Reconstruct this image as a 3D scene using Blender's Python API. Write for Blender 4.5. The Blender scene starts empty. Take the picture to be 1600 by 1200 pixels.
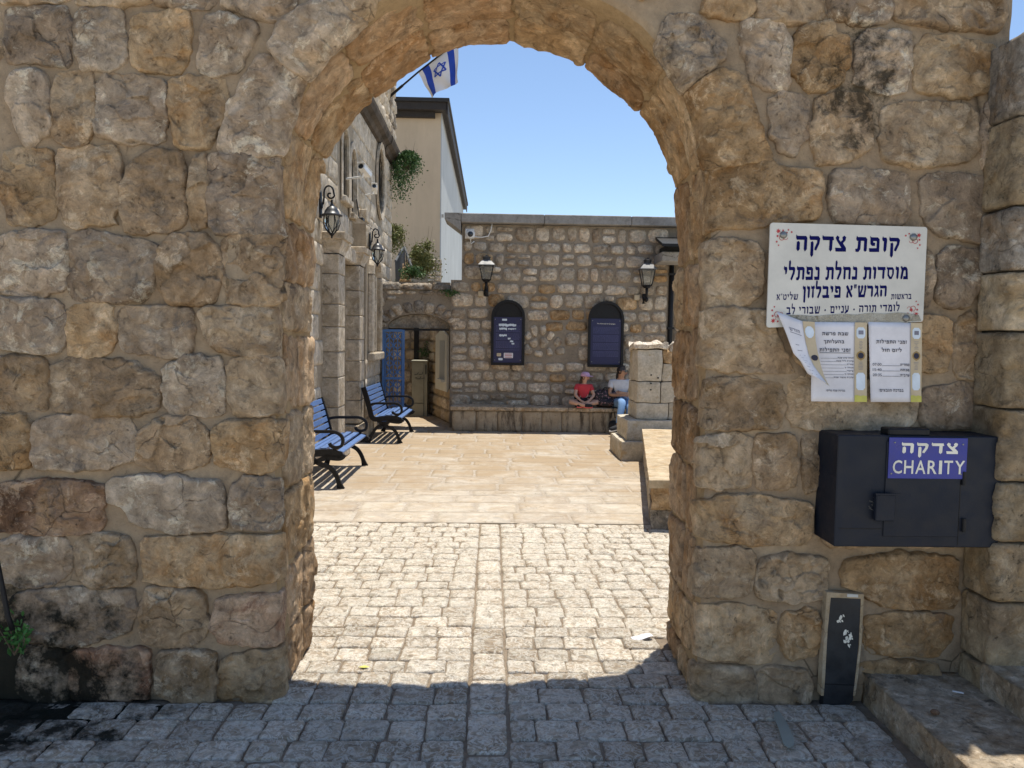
import bpy, math, random
from mathutils import Vector, Matrix, noise
from mathutils.geometry import tessellate_polygon
random.seed(7)
S = bpy.context.scene
COL = S.collection
PI = math.pi

# ------------------------------------------------------------------ camera
CAMZ = 1.70
FPX = 1200.0            # focal length in pixels of the 1600 px wide photograph
yaw, pitch, roll = math.radians(1.55), math.radians(3.45), 0.0150
Fw = Vector((math.sin(yaw)*math.cos(pitch), math.cos(yaw)*math.cos(pitch), -math.sin(pitch)))
R0 = Vector((math.cos(yaw), -math.sin(yaw), 0)); U0 = R0.cross(Fw)
CR = R0*math.cos(roll) + U0*math.sin(roll)
CU = U0*math.cos(roll) - R0*math.sin(roll)
cam_d = bpy.data.cameras.new('camera'); cam = bpy.data.objects.new('camera', cam_d); COL.objects.link(cam)
cam_d.sensor_width = 36; cam_d.lens = 36*FPX/1600; cam_d.clip_start = 0.05; cam_d.clip_end = 2000
m = Matrix((CR, CU, -Fw)).transposed().to_4x4(); m.translation = (0, 0, CAMZ); cam.matrix_world = m
S.camera = cam
def ray(px, py): return (Fw + CR*((px-800)/FPX) - CU*((py-600)/FPX))
def PY(px, py, Y):
    d = ray(px, py); t = Y/d.y; return Vector((d.x*t, Y, CAMZ + d.z*t))
def PX(px, py, X):
    d = ray(px, py); t = X/d.x; return Vector((X, d.y*t, CAMZ + d.z*t))
def PG(px, py, z=0.0):
    d = ray(px, py); t = (z-CAMZ)/d.z; return Vector((d.x*t, d.y*t, z))

# ------------------------------------------------------------------ light
SUN = Vector((0.115, 0.172, 1.0)).normalized()      # direction towards the sun (high midsummer noon)
elev = math.asin(SUN.z); az = math.atan2(SUN.x, SUN.y)
W = bpy.data.worlds.new("World"); S.world = W; W.use_nodes = True
nt = W.node_tree; bg = nt.nodes['Background']
sky = nt.nodes.new('ShaderNodeTexSky'); sky.sky_type = 'NISHITA'; sky.sun_disc = False
sky.sun_elevation = elev; sky.sun_rotation = az; sky.altitude = 800; sky.air_density = 1.0; sky.dust_density = 0.3; sky.ozone_density = 1.4
nt.links.new(sky.outputs[0], bg.inputs[0]); bg.inputs[1].default_value = 0.14
sl = bpy.data.lights.new('sun', 'SUN'); sl.energy = 4.75; sl.angle = math.radians(0.5); sl.color = (1.0, 0.945, 0.84)
so = bpy.data.objects.new('sun', sl); COL.objects.link(so); so.rotation_euler = SUN.to_track_quat('Z', 'Y').to_euler(); so.location = (5, 5, 30)
S.view_settings.view_transform = 'Standard'; S.view_settings.look = 'None'
S.view_settings.exposure = 0.38; S.view_settings.gamma = 1; S.view_settings.use_curve_mapping = False

# ------------------------------------------------------------------ node helpers / materials
class NT:
    def __init__(s, name):
        s.m = bpy.data.materials.new(name); s.m.use_nodes = True; s.t = s.m.node_tree
        s.b = s.t.nodes['Principled BSDF']
    def n(s, typ, **kw):
        o = s.t.nodes.new('ShaderNode'+typ)
        for k, v in kw.items(): setattr(o, k, v)
        return o
    def l(s, a, b): s.t.links.new(a, b)
    def noise(s, vec, scale, detail=5, rough=.6, dist=0.0):
        o = s.n('TexNoise'); o.inputs['Scale'].default_value = scale; o.inputs['Detail'].default_value = detail
        o.inputs['Roughness'].default_value = rough; o.inputs['Distortion'].default_value = dist
        s.l(vec, o.inputs['Vector']); return o.outputs['Fac']
    def vor(s, vec, scale, feature='F1'):
        o = s.n('TexVoronoi', feature=feature); o.inputs['Scale'].default_value = scale; s.l(vec, o.inputs['Vector']); return o.outputs['Distance']
    def ramp(s, fac, stops):
        o = s.n('ValToRGB'); e = o.color_ramp.elements
        while len(e) < len(stops): e.new(0.5)
        for i, (p, c) in enumerate(stops):
            e[i].position = p; e[i].color = (*c, 1) if not isinstance(c, (int, float)) else (c, c, c, 1)
        s.l(fac, o.inputs[0]); return o.outputs[0]
    def math(s, op, a, b=0.0, clamp=False):
        o = s.n('Math', operation=op); o.use_clamp = clamp
        for i, v in enumerate((a, b)):
            if isinstance(v, (int, float)): o.inputs[i].default_value = v
            else: s.l(v, o.inputs[i])
        return o.outputs[0]
    def mix(s, fac, a, b, mode='MIX'):
        o = s.n('Mix', data_type='RGBA', blend_type=mode)
        for k, v in ((0, fac), (6, a), (7, b)):
            if isinstance(v, (int, float)): o.inputs[k].default_value = v
            elif isinstance(v, tuple): o.inputs[k].default_value = (*v, 1)
            else: s.l(v, o.inputs[k])
        return o.outputs[2]
    def pos(s, rnd=True, sc=(1, 1, 1)):
        g = s.n('NewGeometry').outputs['Position']
        if rnd:
            oi = s.n('ObjectInfo'); mm = s.n('VectorMath', operation='ADD')
            v = s.math('MULTIPLY', oi.outputs['Random'], 37.0); s.l(g, mm.inputs[0]); s.l(v, mm.inputs[1]); g = mm.outputs[0]
            s.rand = oi.outputs['Random']
        if sc != (1, 1, 1):
            mp = s.n('VectorMath', operation='MULTIPLY'); s.l(g, mp.inputs[0]); mp.inputs[1].default_value = sc; g = mp.outputs[0]
        return g
    def bump(s, h, strength, dist, prev=None):
        o = s.n('Bump'); o.inputs['Strength'].default_value = strength; o.inputs['Distance'].default_value = dist
        s.l(h, o.inputs['Height'])
        if prev: s.l(prev, o.inputs['Normal'])
        return o.outputs[0]
    def fin(s, col=None, rough=.9, spec=.3, nrm=None, metal=0.0):
        b = s.b
        if col is not None:
            if isinstance(col, tuple): b.inputs['Base Color'].default_value = (*col, 1)
            else: s.l(col, b.inputs['Base Color'])
        if isinstance(rough, (int, float)): b.inputs['Roughness'].default_value = rough
        else: s.l(rough, b.inputs['Roughness'])
        b.inputs['Specular IOR Level'].default_value = spec; b.inputs['Metallic'].default_value = metal
        if nrm: s.l(nrm, b.inputs['Normal'])
        return s.m

def stain_mask(t):
    """black algae patch round the damp bottom left corner, placed in the world"""
    g = t.n('NewGeometry').outputs['Position']; d = t.n('VectorMath', operation='SUBTRACT'); t.l(g, d.inputs[0]); d.inputs[1].default_value = (-2.75, 3.38, 0)
    q = t.n('VectorMath', operation='DIVIDE'); t.l(d.outputs[0], q.inputs[0]); q.inputs[1].default_value = (1.10, .62, .60)
    l_ = t.n('VectorMath', operation='LENGTH'); t.l(q.outputs[0], l_.inputs[0])
    nz = t.noise(g, 5.5, 9, .70, .0)
    def m_(l_, k, lo, hi, top):
        v = t.math('ADD', t.math('SUBTRACT', 1.12, l_), t.math('MULTIPLY', t.math('SUBTRACT', nz, .5), k)); return t.ramp(v, [(lo, 0.0), (hi, top)])
    a1 = m_(l_.outputs['Value'], 2.4, .0, .35, .95)
    # dark lichen streaks above the sign, and splashed dirt along the foot of the wall
    d = t.n('VectorMath', operation='SUBTRACT'); t.l(g, d.inputs[0]); d.inputs[1].default_value = (1.64, 3.5, 2.86)
    q = t.n('VectorMath', operation='DIVIDE'); t.l(d.outputs[0], q.inputs[0]); q.inputs[1].default_value = (.42, .8, .55)
    l2 = t.n('VectorMath', operation='LENGTH'); t.l(q.outputs[0], l2.inputs[0])
    nz2 = t.noise(g, 9, 10, .75, .3)
    a2 = t.ramp(t.math('ADD', t.math('SUBTRACT', .45, l2.outputs['Value']), t.math('MULTIPLY', t.math('SUBTRACT', nz2, .5), 3.2)), [(.0, 0.0), (.4, .80)])
    sx = t.n('SeparateXYZ'); t.l(g, sx.inputs[0])
    a3 = t.ramp(t.math('ADD', t.math('SUBTRACT', .06, t.math('ABSOLUTE', sx.outputs['Z'])), t.math('MULTIPLY', t.math('SUBTRACT', nz2, .5), .45)), [(.0, 0.0), (.08, .75)])
    a3 = t.math('MULTIPLY', a3, t.ramp(sx.outputs['Z'], [(.03, 0.0), (.06, 1.0)]))
    return t.math('MAXIMUM', a1, t.math('MAXIMUM', a2, a3))
def stone_mat(name, cols, pit=.5, blotch=None, fine=1.0, stain=(.30, .17, .06), stain_amt=.45, bump=1.0, grey=(.16, .15, .14), grey_amt=.35, vary=.3, chalk=.5, contrast=1.0, algae=False, vein=0.0):
    t = NT(name); p = t.pos()
    wp = t.n('VectorMath', operation='ADD'); nz = t.n('TexNoise'); nz.inputs['Scale'].default_value = 9*fine; nz.inputs['Detail'].default_value = 4; t.l(p, nz.inputs['Vector'])
    sc_ = t.n('VectorMath', operation='SCALE'); t.l(nz.outputs['Color'], sc_.inputs[0]); sc_.inputs['Scale'].default_value = .10/fine; t.l(p, wp.inputs[0]); t.l(sc_.outputs[0], wp.inputs[1]); p2 = wp.outputs[0]
    n1 = t.noise(p, 3.2*fine, 9, .66, .8)
    sh = t.math('ADD', n1, t.math('MULTIPLY', t.math('SUBTRACT', t.rand, .5), .16))
    c = t.ramp(sh, [(.30, cols[0]), (.44, cols[1]), (.56, cols[2]), (.70, cols[3])])
    n2 = t.noise(p2, 12*fine, 10, .74)
    c = t.mix(t.math('MULTIPLY', t.ramp(t.noise(p, 4.3*fine, 8, .7, .5), [(.50, 0.0), (.62, 1.0)]), stain_amt), c, stain)
    ck_ = tuple(min(.8, v*1.28+.03) for v in cols[3])
    c = t.mix(t.math('MULTIPLY', t.ramp(t.noise(p2, 7.5*fine, 11, .78, .3), [(.54, 0.0), (.60, 1.0)]), chalk), c, ck_)
    c = t.mix(t.math('MULTIPLY', t.ramp(t.noise(p2, 3.6*fine, 11, .76, .6), [(.56, 0.0), (.63, 1.0)]), grey_amt), c, grey)
    c = t.mix(contrast, c, t.mix(1.0, c, t.ramp(n2, [(.30, .36), (.42, .80), (.54, 1.08), (.68, 1.50)]), 'MULTIPLY'))
    pits = t.ramp(t.noise(p2, 34*fine, 6, .8), [(.33, 0.0), (.41, 1.0)])
    clus = t.ramp(t.noise(p, 6*fine, 4, .6), [(.42, 0.0), (.56, 1.0)])
    pm = t.math('MULTIPLY', t.math('SUBTRACT', 1.0, pits), t.math('ADD', t.math('MULTIPLY', clus, .75), .25))
    c = t.mix(t.math('MULTIPLY', pm, pit), c, (.045, .035, .025))
    ve = t.vor(p2, 4.6*fine, 'DISTANCE_TO_EDGE'); crk = t.math('MULTIPLY', t.ramp(ve, [(.0, 1.0), (.020, 0.0)]), t.ramp(t.noise(p, 3.7*fine, 3, .5), [(.57, 0.0), (.64, 1.0)]))
    c = t.mix(t.math('MULTIPLY', crk, .45), c, (.05, .038, .028))
    if vein:
        vn = t.noise(p, 13*fine, 5, .6, 1.2); vv = t.ramp(t.math('ABSOLUTE', t.math('SUBTRACT', vn, .5)), [(.0, 1.0), (.02, .8), (.05, 0.0)]); c = t.mix(t.math('MULTIPLY', t.ramp(vn, [(.30, 1.0), (.45, 0.0)]), .45), c, tuple(v*.62 for v in cols[0])); c = t.mix(t.math('MULTIPLY', vv, vein), c, (.78, .73, .64))
    rb = t.math('ADD', t.math('MULTIPLY', t.math('FRACT', t.math('MULTIPLY', t.rand, 17.31)), vary), 1.0-vary*.5)
    c = t.mix(1.0, c, rb, 'MULTIPLY')
    if blotch:
        sx_ = t.n('SeparateXYZ'); t.l(t.pos(False), sx_.inputs[0]); sy_ = t.math('MINIMUM', t.math('MULTIPLY', t.math('SUBTRACT', sx_.outputs['Y'], 8.6), .10), .12)
        c = t.mix(t.ramp(t.math('ADD', t.noise(t.pos(False), 1.1, 7, .68, .4), sy_), [(.45, 0.0), (.66, .90)]), c, blotch)
    if algae: c = t.mix(stain_mask(t), c, (.012, .013, .009))
    rg = t.n('TexNoise', noise_type='RIDGED_MULTIFRACTAL'); rg.inputs['Scale'].default_value = 7*fine; rg.inputs['Detail'].default_value = 7; rg.inputs['Roughness'].default_value = .6; t.l(p2, rg.inputs['Vector'])
    b1 = t.bump(rg.outputs['Fac'], .9*bump, .034/fine)
    b2 = t.bump(n2, .95*bump, .042/fine, b1)
    b3 = t.bump(t.noise(p, 60*fine, 6, .75), .55*bump, .007/fine, b2)
    b4 = t.bump(t.math('SUBTRACT', 1.0, t.math('MAXIMUM', pm, crk)), .8*bump, .008/fine, b3)
    return t.fin(c, .93, .15, b4)
M = {}
AL = dict(algae=True)
M['lime'] = stone_mat('gate_limestone', [(0.308, 0.210, 0.121), (0.428, 0.303, 0.188), (0.506, 0.377, 0.242), (0.619, 0.482, 0.334)], **AL)
M['lime_grey'] = stone_mat('gate_grey_limestone', [(0.289, 0.212, 0.143), (0.408, 0.308, 0.216), (0.493, 0.386, 0.276), (0.645, 0.525, 0.394)], stain_amt=.3, grey_amt=.6, chalk=.7, **AL)
M['lime_brown'] = stone_mat('gate_brown_limestone', [(0.150, 0.085, 0.050), (0.251, 0.147, 0.087), (0.377, 0.243, 0.152), (0.565, 0.406, 0.267)], pit=.9, stain_amt=.4, **AL)
M['lime_red'] = stone_mat('gate_reddish_limestone', [(0.256, 0.120, 0.070), (0.407, 0.241, 0.146), (0.513, 0.353, 0.228), (0.603, 0.438, 0.299)], pit=.5, stain=(0.214, 0.075, 0.037), stain_amt=.7, **AL)
M['lime_ochre'] = stone_mat('gate_ochre_limestone', [(0.322, 0.198, 0.095), (0.448, 0.297, 0.157), (0.527, 0.371, 0.217), (0.605, 0.457, 0.290)], pit=.5, stain=(0.353, 0.175, 0.056), stain_amt=.55, **AL)
M['reveal'] = stone_mat('gate_reveal_limestone', [(0.312, 0.186, 0.091), (0.416, 0.266, 0.146), (0.485, 0.335, 0.205), (0.555, 0.410, 0.269)], pit=.6, stain=(0.374, 0.180, 0.056), stain_amt=.5, grey_amt=.2)
M['cobble'] = stone_mat('worn_cobble_limestone', [(.42, .335, .24), (.52, .435, .335), (.58, .50, .395), (.64, .57, .465)], pit=.8, fine=1.5, stain=(.38, .255, .14), stain_amt=.4, grey_amt=.55, grey=(.20, .175, .145), bump=1.2, vary=.3, chalk=.6, contrast=.8, vein=.85, **AL)
M['slab'] = stone_mat('smooth_paving_limestone', [(.36, .295, .225), (.41, .35, .28), (.45, .395, .32), (.49, .44, .37)], blotch=(.34, .255, .165), pit=.25, fine=1.0, stain=(.40, .30, .19), stain_amt=.4, grey_amt=.4, grey=(.29, .265, .24), bump=.3, vary=.10, chalk=.25, contrast=.35)
M['rear'] = stone_mat('rear_wall_rubble_limestone', [(.40, .305, .21), (.49, .40, .295), (.56, .475, .365), (.64, .565, .46)], pit=.6, fine=1.5, stain=(.40, .22, .10), stain_amt=.3, grey_amt=.25, bump=1.0, vary=.5)
M['facade'] = stone_mat('facade_ashlar_limestone', [(.42, .345, .25), (.50, .425, .325), (.56, .485, .385), (.61, .54, .44)], pit=.5, fine=.8, stain=(.38, .285, .17), stain_amt=.55, grey_amt=.5, grey=(.24, .20, .16), bump=.7, vary=.22, contrast=.7)
M['pier'] = stone_mat('pier_dressed_limestone', [(.36, .265, .155), (.43, .335, .215), (.47, .375, .255), (.51, .425, .305)], pit=.5, fine=1.0, grey_amt=.3, bump=.5, vary=.2, chalk=.2, contrast=.5)
M['pier_wall'] = stone_mat('rough_pier_limestone', [(.20, .145, .09), (.30, .225, .14), (.385, .30, .19), (.46, .375, .26)], pit=.8, fine=1.0, stain=(.36, .23, .10), stain_amt=.5, grey_amt=.6, grey=(.10, .085, .065), bump=.9, vary=.5, chalk=.3, contrast=.9)
M['step'] = stone_mat('worn_step_limestone', [(.33, .245, .155), (.43, .335, .23), (.50, .41, .30), (.56, .48, .37)], pit=1.0, fine=1.5, grey_amt=.75, grey=(.10, .085, .065), bump=1.0, vary=.15)
M['dark_stone'] = stone_mat('weathered_dark_limestone', [(.13, .112, .09), (.23, .195, .155), (.33, .285, .23), (.44, .39, .32)], pit=.7, fine=1.3, grey_amt=.7, grey=(.06, .053, .045), bump=1.0, vary=.3)

def mortar_mat(name, c0, c1, dirt=(.10, .085, .07), dirt_amt=.4, bump=.6, fine=1.0, algae=False):
    t = NT(name); p = t.pos(False)
    c = t.mix(t.ramp(t.noise(p, 3*fine, 6, .6), [(.35, 0.0), (.65, 1.0)]), c0, c1)
    c = t.mix(t.math('MULTIPLY', t.ramp(t.noise(p, 1.9*fine, 8, .72, .6), [(.55, 0.0), (.68, 1.0)]), dirt_amt), c, dirt)
    c = t.mix(1.0, c, t.ramp(t.noise(p, 25*fine, 6, .7), [(.25, .75), (.75, 1.18)]), 'MULTIPLY')
    ve = t.vor(t.mix(.035, p, t.n('TexNoise').outputs['Color']), 3.1*fine, 'DISTANCE_TO_EDGE'); cr = t.math('MULTIPLY', t.ramp(ve, [(.0, 1.0), (.016, 0.0)]), t.ramp(t.noise(p, 2.2*fine, 4, .6), [(.54, 0.0), (.60, 1.0)]))
    c = t.mix(t.math('MULTIPLY', cr, .8), c, (.04, .03, .02))
    c = t.mix(t.math('MULTIPLY', t.ramp(t.noise(p, 40*fine, 5, .8), [(.60, 0.0), (.66, 1.0)]), .35), c, (.06, .045, .03))
    if algae: c = t.mix(stain_mask(t), c, (.012, .013, .009))
    b = t.bump(t.noise(p, 14*fine, 8, .7), bump, .02)
    b = t.bump(t.noise(p, 90*fine, 4, .7), bump, .004, b)
    return t.fin(c, .95, .15, b)
M['mortar'] = mortar_mat('sandy_lime_mortar', (.300, .222, .145), (.375, .290, .195), algae=True, dirt_amt=.6)
M['reveal_mortar'] = mortar_mat('ochre_lime_render', (.34, .235, .122), (.41, .30, .175), (.26, .145, .06), .5, 1.0)
M['rear_mortar'] = mortar_mat('grey_brown_mortar', (.25, .205, .15), (.32, .268, .205), (.13, .11, .085), .5)
M['fac_mortar'] = mortar_mat('facade_mortar', (.32, .26, .185), (.40, .335, .25), dirt_amt=.4)
M['joint'] = mortar_mat('dusty_paving_joint', (.22, .17, .12), (.32, .26, .195), (.07, .055, .04), .5, 1.0, 1.5, True)
M['joint_far'] = mortar_mat('fine_paving_joint', (.37, .31, .24), (.43, .37, .30), dirt_amt=.35)
M['black_gap'] = mortar_mat('dark_damp_joint', (.045, .038, .03), (.10, .085, .065), (.02, .018, .015), .5)
M['concrete'] = mortar_mat('weathered_concrete', (.26, .245, .225), (.36, .345, .32), (.12, .11, .10), .5, .5)
M['dark_ledge'] = mortar_mat('dark_cornice', (.05, .04, .03), (.11, .088, .068), (.025, .02, .016), .6, .7)  # shade of the cornice underside is put into its whole colour
def plaster(name, c, sc=.35, var=.12):
    t = NT(name); p = t.pos(False)
    n = t.noise(p, sc, 8, .65, .3); n2 = t.noise(t.pos(False, (3, 3, .5)), 1.2, 6, .7)
    cc = t.mix(1.0, c, t.ramp(n, [(.3, 1-var), (.7, 1+var)]), 'MULTIPLY')
    cc = t.mix(1.0, cc, t.ramp(n2, [(.3, 1-var*.6), (.7, 1+var*.5)]), 'MULTIPLY')
    return t.fin(cc, .9, .2, t.bump(t.noise(p, 30, 5, .6), .15, .01))
M['beige'] = plaster('beige_house_plaster', (.50, .40, .285))
M['pale_blue'] = plaster('pale_house_plaster', (.40, .42, .42))
M['white_plaster'] = plaster('whitewashed_plaster', (.66, .65, .58), 2, .1)
def paint(name, c, rough=.45, metal=0.0, spec=.5, wear=None, wear_at=.70, bump=.1, sc=8, dust=.0):
    t = NT(name); p = t.pos()
    n = t.noise(p, sc, 7, .65)
    cc = t.mix(1.0, c, t.ramp(n, [(.25, .8), (.75, 1.2)]), 'MULTIPLY')
    if wear: cc = t.mix(t.ramp(t.noise(p, sc*3, 8, .75, .4), [(wear_at, 0.0), (wear_at+.05, 1.0)]), cc, wear)
    if dust: cc = t.mix(t.math('MULTIPLY', t.ramp(t.noise(p, sc*.5, 9, .75), [(.4, 0.0), (.7, 1.0)]), dust), cc, (.30, .27, .23))
    r = t.ramp(t.noise(p, sc*2, 5, .6), [(.3, max(0, rough-.1)), (.7, min(1, rough+.15))])
    return t.fin(cc, r, spec, t.bump(t.noise(p, sc*8, 4, .6), bump, .003), metal)
M['black_iron'] = paint('black_painted_iron', (.008, .008, .009), .55, spec=.35, bump=.3, sc=14)
M['lamp_black'] = paint('dark_grey_lamp_metal', (.03, .032, .036), .4, bump=.2)
M['lamp_top'] = paint('weathered_grey_lamp_hood', (.13, .135, .14), .45, bump=.2)
M['box_black'] = paint('charity_box_enamel', (.006, .010, .020), .5, spec=.3, wear=(.09, .085, .08), wear_at=.735, bump=.25, dust=.02)
M['panel_black'] = paint('chipped_black_panel_paint', (.010, .013, .017), .5, wear=(.5, .47, .36), wear_at=.90, dust=.10)
M['blue_slat'] = paint('blue_painted_wood', (.10, .175, .36), .38, bump=.6, sc=10, wear=(.24, .31, .45), wear_at=.62)
M['blue_gate'] = paint('blue_painted_gate_iron', (.06, .155, .36), .5)
M['white_metal'] = paint('white_painted_metal', (.78, .78, .76), .4)
M['white_board'] = paint('white_enamel_board', (.60, .585, .53), .5, bump=.05, sc=5, dust=.10)
M['paper'] = paint('printed_paper', (.70, .69, .72), .8, bump=.1, sc=5)
M['paper_tan'] = paint('tan_printed_paper', (.52, .43, .29), .8, bump=.1, sc=9)
M['paper_yellow'] = paint('yellow_green_print', (.55, .52, .12), .8, bump=.05, sc=20)
M['paper_pale'] = paint('pale_blue_print', (.62, .70, .78), .8, bump=.05)
M['navy_ink'] = paint('navy_lettering', (.008, .009, .085), .9, spec=.05, bump=.02)
M['ink'] = paint('dark_print_ink', (.03, .03, .05), .8, bump=.02)
M['ink_grey'] = paint('faint_print_ink', (.20, .20, .25), .8, bump=.02)
M['red_ink'] = paint('red_ornament_print', (.42, .03, .035), .6, bump=.02)
M['cream_ink'] = paint('cream_lettering', (.74, .72, .62), .5, bump=.02)
M['blue_enamel'] = paint('blue_enamel_plate', (.022, .032, .26), .35, bump=.05, wear=(.2, .2, .3), wear_at=.80)
M['gold'] = paint('gold_print', (.30, .20, .07), .6)
M['navy_board'] = paint('navy_information_panel', (.014, .017, .075), .4, bump=.05)
M['steel'] = paint('dull_steel_bolt', (.25, .25, .24), .4, metal=.7)
M['rail_iron'] = paint('dull_grey_railing_paint', (.10, .105, .11), .7, spec=.2)
M['grime'] = mortar_mat('old_glue_residue', (.50, .46, .36), (.62, .60, .52), (.28, .23, .15), .9, .8, 8)
M['cabinet'] = paint('khaki_cabinet_paint', (.29, .28, .215), .6, dust=.2)
M['wood_dark'] = paint('dark_stained_eave_timber', (.022, .016, .012), .7, bump=.4)
M['roof_dark'] = paint('dark_roof_edge', (.02, .018, .016), .7)
M['void'] = paint('dark_window_void', (.02, .018, .016), .95, spec=.05)
M['dark_glass'] = paint('dark_window_glass', (.03, .035, .04), .12, spec=.6)
t = NT('lamp_glass'); t.b.inputs['Transmission Weight'].default_value = .9; M['glass'] = t.fin((.75, .78, .76), .08, .5); M['glass'].node_tree.nodes['Principled BSDF'].inputs['IOR'].default_value = 1.1
M['skin_tan'] = paint('tan_skin', (.42, .23, .14), .55, bump=.05)
M['skin_fair'] = paint('fair_skin', (.56, .34, .24), .55, bump=.05)
M['hair'] = paint('dark_brown_hair', (.018, .011, .008), .5, bump=.6, sc=30)
M['hair_brown'] = paint('brown_hair', (.05, .028, .016), .5, bump=.6, sc=30)
M['red_cloth'] = paint('coral_red_cotton', (.55, .045, .06), .9, bump=.3)
M['white_cloth'] = paint('white_cotton', (.56, .57, .60), .9, bump=.3)
M['denim'] = paint('light_blue_denim', (.17, .30, .52), .9, bump=.4)
M['black_cloth'] = paint('black_cotton', (.015, .015, .018), .9, bump=.3)
M['pink_cloth'] = paint('pink_cap_fabric', (.62, .38, .52), .8, wear=(.25, .2, .45), wear_at=.58, sc=16)
M['pack_cloth'] = paint('patterned_backpack_fabric', (.02, .02, .025), .8, wear=(.45, .25, .28), wear_at=.55, sc=9)
M['pink_sole'] = paint('bright_pink_trainer', (.75, .13, .13), .6)
M['white_rubber'] = paint('white_shoe_rubber', (.7, .7, .7), .6)
def leafmat(name, a, b):
    t = NT(name); oi = t.pos(False); c = t.mix(t.ramp(t.noise(oi, 7, 4, .7), [(.35, 0.0), (.65, 1.0)]), a, b)
    t.b.inputs['Subsurface Weight'].default_value = 0.0
    return t.fin(c, .6, .3)
M['leaf_dark'] = leafmat('caper_leaf', (.035, .085, .025), (.09, .16, .045))
M['leaf_dry'] = leafmat('olive_yellow_leaf', (.10, .13, .035), (.24, .22, .07))
M['leaf_fresh'] = leafmat('fresh_clover_leaf', (.03, .10, .02), (.06, .17, .04))
M['twig'] = paint('dry_brown_twig', (.12, .085, .055), .9)
t = NT('flag_cloth'); p = t.pos(False); M['flag_white'] = t.fin((.80, .80, .82), .8, .2); t.b.inputs['Transmission Weight'].default_value = 0
M['flag_blue'] = paint('flag_blue', (.02, .075, .50), .8, bump=.1)
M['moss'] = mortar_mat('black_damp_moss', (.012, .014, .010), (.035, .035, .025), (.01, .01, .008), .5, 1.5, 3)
M['plastic'] = paint('grey_green_plastic', (.25, .28, .25), .5)

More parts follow.
